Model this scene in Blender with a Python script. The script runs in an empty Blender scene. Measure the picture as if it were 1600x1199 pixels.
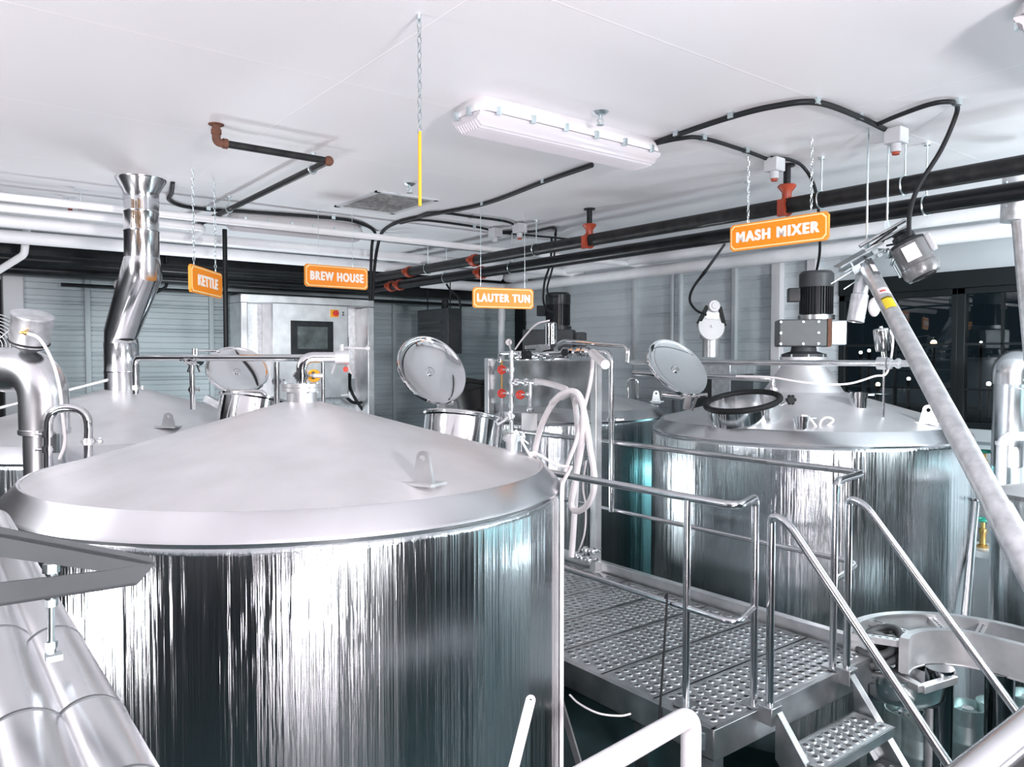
import bpy, bmesh, math, random
from mathutils import Vector, Matrix
random.seed(7)
S = bpy.context.scene; COL = S.collection
PI = math.pi
# ------------------------------------------------------------------ camera
FPX = 1204.1; YAW = math.radians(52.27); PIT = math.radians(-1.884)
CAM = Vector((0, 0, 3.4))
FW = Vector((math.cos(YAW)*math.cos(PIT), math.sin(YAW)*math.cos(PIT), math.sin(PIT)))
RT = Vector((math.sin(YAW), -math.cos(YAW), 0)); UP = RT.cross(FW)
cd = bpy.data.cameras.new('camera'); cam = bpy.data.objects.new('camera', cd); COL.objects.link(cam)
cd.sensor_width = 36; cd.sensor_fit = 'HORIZONTAL'; cd.lens = FPX/1600*36; cd.clip_start = .05; cd.clip_end = 300
cam.matrix_world = Matrix(((RT.x, UP.x, -FW.x, CAM.x), (RT.y, UP.y, -FW.y, CAM.y), (RT.z, UP.z, -FW.z, CAM.z), (0, 0, 0, 1)))
S.camera = cam
# ------------------------------------------------------------------ world, exposure
w = bpy.data.worlds.new('night'); S.world = w; w.use_nodes = True
w.node_tree.nodes['Background'].inputs[0].default_value = (.05, .09, .12, 1)
w.node_tree.nodes['Background'].inputs[1].default_value = .12
S.view_settings.view_transform = 'Standard'; S.view_settings.look = 'None'
S.view_settings.gamma = 1; S.view_settings.use_curve_mapping = False
S.view_settings.exposure = 0.0
LENS_OUT = 6.5        # strength of the room's lit fixtures
LENS_COOL = 13.0
def area(name, loc, aim, size, power, col):
    l = bpy.data.lights.new(name, 'AREA'); l.shape = 'SQUARE'; l.size = size; l.energy = power; l.color = col
    o = bpy.data.objects.new(name, l); COL.objects.link(o); o.location = loc; o.rotation_euler = (Vector(aim)-Vector(loc)).to_track_quat('-Z', 'Y').to_euler()
# added ceiling and wall fills, plus a key for a lamp near the viewpoint
area('fill_uplight', (-.4, -1.2, 1.6), (.5, .6, 4.7), 1.0, 138, (1, .875, .935))
area('fill_uplight', (-2.2, 3.2, 1.8), (-1.2, 4.2, 4.7), .9, 100, (1, .92, .96))
area('fill_uplight', (6.9, .9, 1.4), (6.2, 1.2, 4.7), .9, 60, (.82, .94, 1))
area('fill_uplight', (2.95, 8.8, 1.6), (3.6, 7.2, 4.7), .8, 95, (.88, .95, 1))
area('key_light', (.9, -1.9, 3.5), (2.6, 7.5, 3.1), .45, 290, (1, .93, .96))
area('wall_fill_light', (-1.9, 4.6, 4.1), (2.6, 9.6, 3.2), .6, 85, (.97, .97, 1))
area('wall_fill_light', (5.6, -.9, 4.1), (7.9, 6.5, 3.3), .6, 230, (.90, .97, 1))
CEIL = 4.70; DECK = 1.61; RAIL = 2.69
XW, YW = 8.07, 10.3    # right wall plane, left wall plane
def ray(px, py): return FW + RT*((px-800)/FPX) - UP*((py-599.5)/FPX)
def at(px, py, X=None, Y=None, Z=None, d=None):
    r = ray(px, py)
    if X is not None: return CAM + r*(X/r.x)
    if Y is not None: return CAM + r*(Y/r.y)
    if Z is not None: return CAM + r*((Z-CAM.z)/r.z)
    return CAM + r*d
# ------------------------------------------------------------------ materials
def nodes(name):
    m = bpy.data.materials.new(name); m.use_nodes = True
    nt = m.node_tree; b = nt.nodes['Principled BSDF']; return m, nt, b
def mat(name, col, rough=.5, metal=0., noise=0., nscale=8., bump=0., bscale=40., emit=0., coat=0., stretch=(1, 1, 1)):
    m, nt, b = nodes(name); c = (*col, 1)
    b.inputs['Base Color'].default_value = c; b.inputs['Roughness'].default_value = rough; b.inputs['Metallic'].default_value = metal
    if coat: b.inputs['Coat Weight'].default_value = coat
    if emit: b.inputs['Emission Color'].default_value = c; b.inputs['Emission Strength'].default_value = emit
    if noise or bump:
        tc = nt.nodes.new('ShaderNodeTexCoord'); mp = nt.nodes.new('ShaderNodeMapping'); mp.inputs['Scale'].default_value = stretch
        nt.links.new(tc.outputs['Object'], mp.inputs['Vector'])
    if noise:
        n = nt.nodes.new('ShaderNodeTexNoise'); n.inputs['Scale'].default_value = nscale; n.inputs['Detail'].default_value = 5
        nt.links.new(mp.outputs[0], n.inputs['Vector'])
        r = nt.nodes.new('ShaderNodeValToRGB'); r.color_ramp.elements[0].position = .3; r.color_ramp.elements[1].position = .7
        r.color_ramp.elements[0].color = tuple(max(0, v*(1-noise)) for v in col)+(1,); r.color_ramp.elements[1].color = tuple(min(1, v*(1+noise*.5)) for v in col)+(1,)
        nt.links.new(n.outputs['Fac'], r.inputs[0]); nt.links.new(r.outputs[0], b.inputs['Base Color'])
        mr = nt.nodes.new('ShaderNodeMapRange'); mr.inputs['To Min'].default_value = max(.03, rough-noise*.3); mr.inputs['To Max'].default_value = min(1, rough+noise*.3)
        nt.links.new(n.outputs['Fac'], mr.inputs['Value']); nt.links.new(mr.outputs[0], b.inputs['Roughness'])
    if bump:
        n2 = nt.nodes.new('ShaderNodeTexNoise'); n2.inputs['Scale'].default_value = bscale; n2.inputs['Detail'].default_value = 3
        nt.links.new(mp.outputs[0], n2.inputs['Vector'])
        bp = nt.nodes.new('ShaderNodeBump'); bp.inputs['Strength'].default_value = bump; bp.inputs['Distance'].default_value = .01
        nt.links.new(n2.outputs['Fac'], bp.inputs['Height']); nt.links.new(bp.outputs[0], b.inputs['Normal'])
    return m
def shell_mat(name, base, rough, aniso, bands, tint=0):
    """brushed tank steel: brushing runs round the tank, plate slightly uneven in vertical bands"""
    m, nt, b = nodes(name); L = nt.links
    b.inputs['Base Color'].default_value = (*base, 1); b.inputs['Metallic'].default_value = 1
    b.inputs['Roughness'].default_value = rough; b.inputs['Anisotropic'].default_value = aniso; b.inputs['Anisotropic Rotation'].default_value = .25
    tg = nt.nodes.new('ShaderNodeTangent'); tg.direction_type = 'RADIAL'; tg.axis = 'Z'; L.new(tg.outputs[0], b.inputs['Tangent'])
    tc = nt.nodes.new('ShaderNodeTexCoord'); mp = nt.nodes.new('ShaderNodeMapping'); mp.inputs['Scale'].default_value = (1, 1, .012)
    L.new(tc.outputs['Object'], mp.inputs['Vector'])
    n = nt.nodes.new('ShaderNodeTexNoise'); n.inputs['Scale'].default_value = 4.5; n.inputs['Detail'].default_value = 7; n.inputs['Roughness'].default_value = .62
    L.new(mp.outputs[0], n.inputs['Vector'])
    bp = nt.nodes.new('ShaderNodeBump'); bp.inputs['Strength'].default_value = bands; bp.inputs['Distance'].default_value = .05
    L.new(n.outputs['Fac'], bp.inputs['Height']); L.new(bp.outputs[0], b.inputs['Normal'])
    return m
M = {}
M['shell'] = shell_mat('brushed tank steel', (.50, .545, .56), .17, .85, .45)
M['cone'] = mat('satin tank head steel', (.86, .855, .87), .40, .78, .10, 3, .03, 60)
M['satin'] = mat('satin steel', (.74, .75, .76), .34, .85, .18, 6)
M['darkcol'] = mat('dark polished column', (.20, .22, .23), .12, 1, .1, 5)
M['flue'] = mat('bright flue steel', (.84, .85, .87), .17, 1, .12, 6)
M['rim'] = mat('smooth rim steel', (.76, .77, .79), .24, 1, .08, 4)
M['deck'] = mat('deck plate steel', (.56, .58, .59), .33, 1, .2, 9)
M['dark_satin'] = mat('weathered steel plate', (.50, .52, .53), .34, 1, .35, 5)
M['polish'] = mat('polished steel', (.82, .83, .84), .10, 1, .05, 10)
M['mirror'] = mat('mirror polished steel', (.88, .89, .90), .05, 1)
M['tube'] = mat('handrail steel', (.74, .75, .77), .16, 1, .08, 14)
M['galv'] = mat('galvanised steel', (.74, .76, .78), .38, .85, .22, 22)
M['zinc'] = mat('zinc plated bracket', (.70, .80, .82), .3, 1, .25, 12)
M['clad'] = mat('aluminium pipe cladding', (.88, .89, .91), .26, 1, .08, 5)
M['whitepaint'] = mat('white gloss paint', (.68, .67, .69), .25, 0, .04, 6)
M['ceil_pipe'] = mat('white painted pipe', (.80, .81, .83), .4, 0, .05, 6)
M['greypaint'] = mat('grey paint', (.085, .095, .10), .5, 0, .12, 8)
M['darkgrey'] = mat('dark grey enamel', (.055, .06, .065), .45, 0, .2, 10)
M['fanmotor'] = mat('grey motor enamel', (.16, .165, .17), .28, .2, .35, 9)
M['motor'] = mat('black motor enamel', (.022, .025, .028), .32, 0, .3, 12)
M['black'] = mat('black pipe paint', (.010, .012, .014), .33, 0, .4, 8)
M['mill'] = mat('black mill scale pipe', (.018, .019, .020), .42, 0, .6, 14)
M['cable'] = mat('black cable jacket', (.012, .014, .016), .5)
M['rubber'] = mat('black rubber', (.014, .015, .016), .55)
M['hose'] = mat('off white hose', (.83, .78, .79), .5, 0, .06, 20)
M['darkhose'] = mat('dark ribbed hose', (.06, .065, .068), .55, 0, .3, 20)
M['rust'] = mat('rusty iron', (.13, .055, .032), .8, 0, .4, 25)
M['red'] = mat('red paint', (.72, .05, .03), .4, 0, .15, 20)
M['redlead'] = mat('red coupling paint', (.33, .05, .022), .45, 0, .25, 20)
M['orange'] = mat('orange sign face', (.93, .275, .003), .45)
M['cream'] = mat('cream sign trim', (.95, .80, .42), .5)
M['signedge'] = mat('orange sign edge', (.80, .30, .03), .6)
M['letter'] = mat('white lettering', (.90, .86, .80), .5)
M['yellow'] = mat('yellow plastic', (.85, .40, .02), .4)
M['labelyellow'] = mat('yellow label', (.85, .68, .03), .5)
M['paper'] = mat('white label', (.85, .84, .85), .6)
M['amber'] = mat('amber sight tube', (.55, .30, .05), .2)
M['brass'] = mat('brass', (.70, .45, .16), .3, 1)
M['green'] = mat('green valve handle', (.02, .30, .22), .4)
M['keg'] = mat('keg steel', (.52, .64, .64), .36, .92, .25, 9)
M['junction'] = mat('grey junction box', (.44, .46, .48), .5)
M['screen'] = mat('dark screen', (.10, .12, .12), .22, 0, .4, 9)
M['void'] = mat('dark interior', (.008, .009, .010), .7)
M['diffuser'] = mat('clear ribbed diffuser', (.54, .53, .56), .16, 0, emit=.01)
M['lens_on'] = mat('lit diffuser', (1.0, .93, .96), .3, emit=LENS_OUT)
M['lens_cool'] = mat('lit cool diffuser', (.38, .90, .94), .3, emit=LENS_COOL)
M['warmlamp'] = mat('warm lamp', (1, .62, .30), .4, emit=30)
M['coollamp'] = mat('white lamp', (1, .92, .85), .4, emit=22)
M['floor'] = mat('dark teal floor', (.040, .075, .080), .35, 0, .4, 1.5)
M['mesh'] = mat('perforated grille', (.30, .31, .31), .6, 0, .6, 26)
M['asphalt'] = mat('asphalt', (.03, .035, .04), .8, 0, .3, 3)
def siding(name, col, rough):
    return mat(name, col, rough, 0, .07, 2.5)
M['siding'] = siding('grey metal siding', (.39, .455, .475), .40)
M['siding_pale'] = siding('pale metal siding', (.60, .65, .68), .36)
M['soffit'] = siding('pale grey panel', (.50, .55, .58), .5)
M['trimgrey'] = mat('pale trim', (.50, .53, .55), .45)
M['frame'] = mat('black window frame', (.012, .016, .018), .4)
def glass_mat():
    m, nt, b = nodes('window glass'); b.inputs['Base Color'].default_value = (.80, .92, .94, 1)
    b.inputs['Roughness'].default_value = 0; b.inputs['Transmission Weight'].default_value = 1; b.inputs['IOR'].default_value = 1.5; return m
M['glass'] = glass_mat()
for k_ in ('black', 'mill', 'cable', 'rubber', 'motor', 'darkgrey', 'frame'): M[k_].node_tree.nodes['Principled BSDF'].inputs['Specular IOR Level'].default_value = .22
def ceil_mat():
    m, nt, b = nodes('white ceiling panels'); L = nt.links; N = nt.nodes.new
    b.inputs['Roughness'].default_value = .42
    tc = N('ShaderNodeTexCoord'); sx = N('ShaderNodeSeparateXYZ'); L.new(tc.outputs['Object'], sx.inputs[0])
    def line(sock, off, per, wid):
        a = N('ShaderNodeMath'); a.operation = 'SUBTRACT'; a.inputs[1].default_value = off; L.new(sock, a.inputs[0])
        p = N('ShaderNodeMath'); p.operation = 'PINGPONG'; p.inputs[1].default_value = per/2; L.new(a.outputs[0], p.inputs[0])
        r = N('ShaderNodeMapRange'); r.inputs['From Min'].default_value = wid*.5; r.inputs['From Max'].default_value = wid; L.new(p.outputs[0], r.inputs['Value'])
        r.inputs['To Min'].default_value = 1; r.inputs['To Max'].default_value = 0; return r.outputs[0]
    lx = line(sx.outputs[0], 1.61, 2.29, .005); ly = line(sx.outputs[1], 2.16, 1.23, .005)
    mx = N('ShaderNodeMath'); mx.operation = 'MAXIMUM'; L.new(lx, mx.inputs[0]); L.new(ly, mx.inputs[1])
    n = N('ShaderNodeTexNoise'); n.inputs['Scale'].default_value = 1.2; n.inputs['Detail'].default_value = 4; L.new(tc.outputs['Object'], n.inputs['Vector'])
    r = N('ShaderNodeValToRGB'); r.color_ramp.elements[0].color = (.70, .71, .73, 1); r.color_ramp.elements[1].color = (.76, .76, .78, 1); L.new(n.outputs['Fac'], r.inputs[0])
    mix = N('ShaderNodeMix'); mix.data_type = 'RGBA'; L.new(mx.outputs[0], mix.inputs['Factor']); L.new(r.outputs[0], mix.inputs['A']); mix.inputs['B'].default_value = (.83, .82, .83, 1)
    L.new(mix.outputs['Result'], b.inputs['Base Color'])
    n2 = N('ShaderNodeTexNoise'); n2.inputs['Scale'].default_value = 90; L.new(tc.outputs['Object'], n2.inputs['Vector'])
    ad = N('ShaderNodeMath'); ad.operation = 'MULTIPLY_ADD'; ad.inputs[1].default_value = .12; L.new(n2.outputs['Fac'], ad.inputs[0]); L.new(mx.outputs[0], ad.inputs[2])
    bp = N('ShaderNodeBump'); bp.inputs['Strength'].default_value = .25; bp.inputs['Distance'].default_value = .006; L.new(ad.outputs[0], bp.inputs['Height']); L.new(bp.outputs[0], b.inputs['Normal'])
    return m
M['ceiling'] = ceil_mat()
# ------------------------------------------------------------------ mesh builder
def V(*a): return Vector(a)
def basis(z, x=None):
    z = Vector(z).normalized()
    if x is None: x = V(1, 0, 0) if abs(z.x) < .8 else V(0, 1, 0)
    x = Vector(x); x = (x - z*x.dot(z)).normalized(); y = z.cross(x)
    return Matrix((x, y, z)).transposed()
def fillet(pts, r, n=6):
    pts = [Vector(p) for p in pts]; out = [pts[0]]
    for i in range(1, len(pts)-1):
        p, a, b = pts[i], pts[i-1]-pts[i], pts[i+1]-pts[i]
        k = min(r, a.length*.48, b.length*.48); s, e = p + a.normalized()*k, p + b.normalized()*k
        for j in range(n+1):
            t = j/n; out.append(s*(1-t)**2 + p*2*t*(1-t) + e*t*t)
    out.append(pts[-1]); return out
def spline(pts, n=8):
    pts = [Vector(p) for p in pts]; P = [pts[0]*2-pts[1]] + pts + [pts[-1]*2-pts[-2]]; out = []
    for i in range(1, len(P)-2):
        a, b, c, d = P[i-1:i+3]
        for j in range(n):
            t = j/n; out.append(.5*((2*b)+(c-a)*t+(2*a-5*b+4*c-d)*t*t+(3*b-a-3*c+d)*t**3))
    out.append(pts[-1]); return out
class MB:
    def __init__(s): s.v = []; s.f = []; s.m = []
    def add(s, vs, fs, mi=0):
        o = len(s.v); s.v += [Vector(v) for v in vs]; s.f += [tuple(i+o for i in f) for f in fs]; s.m += [mi]*len(fs); return s
    def box(s, c, sz, R=None, mi=0):
        hx, hy, hz = [k/2 for k in sz]; c = Vector(c)
        vs = [V(x, y, z) for z in (-hz, hz) for y in (-hy, hy) for x in (-hx, hx)]
        if R is not None: vs = [R @ v for v in vs]
        return s.add([v+c for v in vs], [(0, 2, 3, 1), (4, 5, 7, 6), (0, 1, 5, 4), (2, 6, 7, 3), (0, 4, 6, 2), (1, 3, 7, 5)], mi)
    def bb(s, a, b, mi=0):
        a, b = Vector(a), Vector(b); return s.box((a+b)/2, [abs(q) for q in (b-a)], None, mi)
    def bar(s, a, b, wd, th, up=(0, 0, 1), mi=0):
        a, b = Vector(a), Vector(b); d = b-a; z = d.normalized(); u = Vector(up); y = (u - z*u.dot(z)).normalized(); x = y.cross(z)
        return s.box((a+b)/2, (wd, th, d.length), Matrix((x, y, z)).transposed(), mi)
    def tube(s, path, r, seg=12, mi=0, caps=True):
        path = [Vector(p) for p in path]; n = len(path); rs = r if isinstance(r, (list, tuple)) else [r]*n
        t0 = (path[1]-path[0]).normalized(); nx = basis(t0).col[0].copy(); vs = []; pt = t0
        for i, p in enumerate(path):
            t = (path[min(i+1, n-1)]-path[max(i-1, 0)]).normalized()
            q = pt.rotation_difference(t); nx = q @ nx; nx = (nx - t*nx.dot(t)).normalized(); ny = t.cross(nx); pt = t
            k = 1.0
            if 0 < i < n-1:
                cs = (path[i]-path[i-1]).normalized().dot(t); k = 1/max(.6, cs)
            for j in range(seg):
                a = 2*PI*j/seg; vs.append(p + (nx*math.cos(a)+ny*math.sin(a))*rs[i]*k)
        fs = [(i*seg+j, i*seg+(j+1) % seg, (i+1)*seg+(j+1) % seg, (i+1)*seg+j) for i in range(n-1) for j in range(seg)]
        if caps: fs += [tuple(range(seg-1, -1, -1)), tuple((n-1)*seg+j for j in range(seg))]
        return s.add(vs, fs, mi)
    def cyl(s, a, b, r, seg=20, mi=0, r2=None): return s.tube([a, b], [r, r if r2 is None else r2], seg, mi)
    def lathe(s, prof, o, z=(0, 0, 1), seg=48, mi=0, a0=0, a1=2*PI):
        B = basis(z); o = Vector(o); full = abs(a1-a0-2*PI) < 1e-6; n = seg if full else seg+1; vs = []
        for (r, h) in prof:
            for j in range(n):
                a = a0+(a1-a0)*j/seg; vs.append(o + B @ V(r*math.cos(a), r*math.sin(a), h))
        fs = []
        for i in range(len(prof)-1):
            for j in range(seg):
                k = (j+1) % n; fs.append((i*n+j, i*n+k, (i+1)*n+k, (i+1)*n+j))
        return s.add(vs, fs, mi)
    def sphere(s, c, r, seg=14, mi=0, sc=(1, 1, 1)):
        c = Vector(c); vs = []; fs = []; rg = seg//2
        for i in range(rg+1):
            t = PI*i/rg
            for j in range(seg):
                a = 2*PI*j/seg; vs.append(c+V(r*sc[0]*math.sin(t)*math.cos(a), r*sc[1]*math.sin(t)*math.sin(a), r*sc[2]*math.cos(t)))
        for i in range(rg):
            for j in range(seg): fs.append((i*seg+j, (i+1)*seg+j, (i+1)*seg+(j+1) % seg, i*seg+(j+1) % seg))
        return s.add(vs, fs, mi)
    def prism(s, poly, ext, mi=0):
        ext = Vector(ext); n = len(poly); p = [Vector(q) for q in poly]
        return s.add(p+[q+ext for q in p], [tuple(range(n-1, -1, -1)), tuple(range(n, 2*n))]+[(i, (i+1) % n, n+(i+1) % n, n+i) for i in range(n)], mi)
    def torus(s, c, n, R, r, seg=24, rs=8, mi=0, x=None, a0=0, a1=2*PI):
        B = basis(n, x); c = Vector(c)
        if abs(a1-a0) > 6.28:
            vs = []; fs = []
            for i in range(seg):
                a = 2*PI*i/seg
                for j in range(rs):
                    b = 2*PI*j/rs; vs.append(c+B @ V((R+r*math.cos(b))*math.cos(a), (R+r*math.cos(b))*math.sin(a), r*math.sin(b)))
            for i in range(seg):
                for j in range(rs): fs.append((i*rs+j, ((i+1) % seg)*rs+j, ((i+1) % seg)*rs+(j+1) % rs, i*rs+(j+1) % rs))
            return s.add(vs, fs, mi)
        return s.tube([c+B @ V(R*math.cos(a0+(a1-a0)*i/seg), R*math.sin(a0+(a1-a0)*i/seg), 0) for i in range(seg+1)], r, rs, mi)
    def mesh(s, name, mats, base):
        me = bpy.data.meshes.new(name); base = Vector(base)
        me.from_pydata([tuple(v-base) for v in s.v], [], s.f)
        mats = mats if isinstance(mats, (list, tuple)) else [mats]
        for k in mats: me.materials.append(M[k] if isinstance(k, str) else k)
        me.polygons.foreach_set('material_index', s.m); me.polygons.foreach_set('use_smooth', [True]*len(s.f))
        bm = bmesh.new(); bm.from_mesh(me); bmesh.ops.recalc_face_normals(bm, faces=bm.faces); bm.to_mesh(me); bm.free()
        me.set_sharp_from_angle(angle=math.radians(38)); me.update(); return me
def bev(o, wd, n=2):
    if wd:
        b = o.modifiers.new('bevel', 'BEVEL'); b.width = wd; b.segments = n; b.limit_method = 'ANGLE'; b.angle_limit = math.radians(40); b.harden_normals = False
    return o
def tag(o, label, cat, group=None):
    o['label'] = label; o['category'] = cat
    if group: o['group'] = group
    return o
class T:
    """a thing: an Empty at its base carrying its parts"""
    def __init__(s, name, label, cat, base, group=None):
        s.o = bpy.data.objects.new(name, None); s.o.empty_display_size = .1; COL.objects.link(s.o)
        s.base = Vector(base); s.o.location = s.base; tag(s.o, label, cat, group)
    def p(s, name, mb, mats, parent=None, label=None, bevel=0):
        o = bpy.data.objects.new(name, mb.mesh(name, mats, s.base)); COL.objects.link(o); o.parent = parent or s.o
        if label: o['label'] = label
        return bev(o, bevel)
def solo(name, mb, mats, label, cat, group=None, bevel=0):
    xs = [v.x for v in mb.v]; ys = [v.y for v in mb.v]; zs = [v.z for v in mb.v]
    base = V((min(xs)+max(xs))/2, (min(ys)+max(ys))/2, min(zs))
    o = bpy.data.objects.new(name, mb.mesh(name, mats, base)); o.location = base; COL.objects.link(o)
    return bev(tag(o, label, cat, group), bevel)
def struct(name, mb, mats, parent=None, bevel=0):
    o = bpy.data.objects.new(name, mb.mesh(name, mats, (0, 0, 0))); COL.objects.link(o)
    if parent: o.parent = parent
    else: o['kind'] = 'structure'
    return bev(o, bevel)
def camvec(r, u, tow):        # a direction given as right / up / towards the viewpoint, used to read tilts off the photo
    return (RT*r + UP*u - FW*tow).normalized()
#%%STRUCTURE
X0, Y0 = -3.6, -4.2
struct('floor', MB().bb((X0, Y0, -.1), (XW+.3, YW+.3, 0)), 'floor')
struct('ceiling', MB().bb((X0, Y0, CEIL), (XW+.3, YW+.3, CEIL+.15)), 'ceiling')
def siding_prof(z0, z1, pitch, ribs):
    """(offset, z) section of a wall sheet: deep groove pair at each pitch, finer ribs between"""
    pr = [(0, z0)]; z = z0+pitch*.5
    k = int((z1-z0)/pitch)
    for i in range(k):
        g = z0+pitch*(i+.5)
        pr += [(0, g-.028), (.014, g-.022), (.014, g-.012), (0, g-.006), (0, g+.006), (.014, g+.012), (.014, g+.022), (0, g+.028)]
        for q in range(1, ribs+1):
            h = g+pitch*q/(ribs+1)
            if h+.02 < min(z1, g+pitch-.03): pr += [(0, h-.010), (.007, h-.004), (.007, h+.004), (0, h+.010)]
    pr.append((0, z1)); return pr
def wall_y(y, x0, x1, z0, z1, mb, pitch=.30, ribs=3):
    pr = siding_prof(z0, z1, pitch, ribs); n = len(pr)
    vs = [V(x0, y+o, z) for o, z in pr]+[V(x1, y+o, z) for o, z in pr]
    mb.add(vs, [(i, i+1, n+i+1, n+i) for i in range(n-1)]); mb.bb((x0, y+.02, z0), (x1, y+.12, z1))
def wall_x(x, y0, y1, z0, z1, mb, pitch=.30, ribs=3):
    pr = siding_prof(z0, z1, pitch, ribs); n = len(pr)
    vs = [V(x+o, y0, z) for o, z in pr]+[V(x+o, y1, z) for o, z in pr]
    mb.add(vs, [(i, i+1, n+i+1, n+i) for i in range(n-1)]); mb.bb((x+.02, y0, z0), (x+.12, y1, z1))
mb = MB(); wall_y(YW, .95, XW+.1, 0, CEIL, mb); struct('wall_left', mb, 'siding')
# opening at the far left with a dark plant recess behind it
mb = MB(); mb.bb((X0, YW+1.4, 0), (.95, YW+1.5, CEIL)); mb.bb((.95, YW, 0), (1.05, YW+1.5, CEIL)); struct('wall_recess', MB().bb((X0, YW+1.4, 0), (.95, YW+1.5, CEIL)), 'darkgrey'); struct('wall_recess_side', MB().bb((.95, YW+.15, 0), (1.05, YW+1.5, CEIL)), 'darkgrey')
mb = MB(); mb.bb((X0, YW-.03, 4.42), (.95, YW+.1, CEIL)); struct('trim_1', mb, 'black')
mb = MB(); mb.bb((.78, YW-.06, 0), (.98, YW+.14, 4.46)); struct('trim_2', mb, 'trimgrey', bevel=.01)
for i, px in enumerate((137, 330, 615)):
    x = at(px, 520, Y=YW).x; struct('trim_%d' % (3+i), MB().bb((x-.03, YW-.03, 0), (x+.03, YW+.02, 4.45)), 'siding', bevel=.005)
# right wall: siding up to y = 4.6, then the window bay
WY = at(1312, 500, X=XW).y; WZ1 = 4.08; WZ0 = 2.72
mb = MB(); wall_x(XW, WY, YW+.1, 0, CEIL, mb, .38, 2); struct('wall_right', mb, 'siding_pale')
mb = MB(); mb.bb((XW, Y0, WZ1+.16), (XW+.12, WY, CEIL)); struct('wall_window_head', mb, 'soffit')
mb = MB(); mb.bb((XW, Y0, 0), (XW+.12, WY, WZ0-.10)); struct('wall_window_below', mb, 'siding_pale')
struct('trim_6', MB().bb((XW-.04, Y0, WZ1), (XW+.10, WY, WZ1+.17)), 'frame', bevel=.006)
struct('trim_7', MB().bb((XW-.06, Y0, WZ0-.12), (XW+.10, WY, WZ0)), 'trimgrey', bevel=.006)
mb = MB(); mb.bb((X0-.1, Y0, 0), (X0, YW+1.5, CEIL)); struct('wall_near', mb, 'darkgrey')
mb = MB(); mb.bb((X0, Y0-.1, 0), (XW+.3, Y0, CEIL)); struct('wall_back', mb, 'darkgrey')
# window units, frame + pane + glazing bars
ys = [WY, at(1496, 540, X=XW).y, at(1640, 540, X=XW).y, .4, -1.4]
for i in range(4):
    a, b = ys[i], ys[i+1]
    mb = MB(); mb.bb((XW-.02, a-.07, WZ0), (XW+.08, a, WZ1)); mb.bb((XW-.02, b, WZ0), (XW+.08, b+.05, WZ1)); mb.bb((XW-.02, b, WZ0), (XW+.08, a, WZ0+.06)); mb.bb((XW-.02, b, WZ1-.06), (XW+.08, a, WZ1))
    o = struct('window_%d' % (i+1), mb, 'frame', bevel=.004)
    struct('pane', MB().bb((XW+.02, b+.05, WZ0+.06), (XW+.035, a-.07, WZ1-.06)), 'glass', o)
    g = MB(); zc = (WZ0*.40+WZ1*.60); g.bb((XW+.005, b+.05, zc-.012), (XW+.045, a-.07, zc+.012)); g.bb((XW+.005, b+.05, zc-.45), (XW+.045, a-.07, zc-.43))
    g.bb((XW+.005, (a+b)/2-.01, WZ0+.06), (XW+.045, (a+b)/2+.01, WZ1-.06)); struct('glazing_bar', g, 'frame', o)
struct('wall_back_end', MB().bb((XW, Y0, WZ0-.1), (XW+.12, -1.4, WZ1+.2)), 'soffit')
# vertical joints and posts of the right wall
for i, (px, wd, mk) in enumerate(((993, .05, 'trimgrey'), (1052, .04, 'trimgrey'), (1065, .04, 'siding_pale'), (1149, .06, 'trimgrey'), (1217, .12, 'whitepaint'), (1272, .11, 'whitepaint'))):
    y = at(px, 520, X=XW).y; struct('trim_%d' % (8+i), MB().bb((XW-.05-.03*(mk == 'whitepaint'), y-wd/2, 0), (XW+.02, y+wd/2, 4.52)), mk, bevel=.006)
struct('trim_14', MB().bb((XW-.05, YW-.25, 0), (XW+.02, YW-.02, CEIL)), 'black')
# ground outside
struct('ground_outside', MB().bb((XW+.3, -30, -.2), (60, 30, -.05)), 'asphalt')
#%%TANKS
TANKS = {'k1': (1.55, 3.75, 1.32), 'k2': (1.26, 6.48, 1.30), 'mm': (6.22, 3.82, 1.32), 'lt': (5.78, 6.78, 1.34)}
ZL, ZA = 2.855, 3.205        # cone foot and cone top
def cone_z(t, r): R = TANKS[t][2]; return ZA-(ZA-ZL)*(r/(.925*R))
def oncone(px, py, t):
    cx, cy, R = TANKS[t]; r = ray(px, py); best = None
    for i in range(1, 6000):
        p = CAM + r*(i*.002); q = math.hypot(p.x-cx, p.y-cy)
        if q < .925*R and p.z <= cone_z(t, q): best = p; break
    if best is None:
        d = (CAM + r*1).copy(); best = at(px, py, Z=ZL)
    return best
def conenormal(p, t):
    cx, cy, R = TANKS[t]; d = V(p.x-cx, p.y-cy, 0).normalized(); sl = (ZA-ZL)/(.925*R); return (d*sl + V(0, 0, 1)).normalized()
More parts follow.
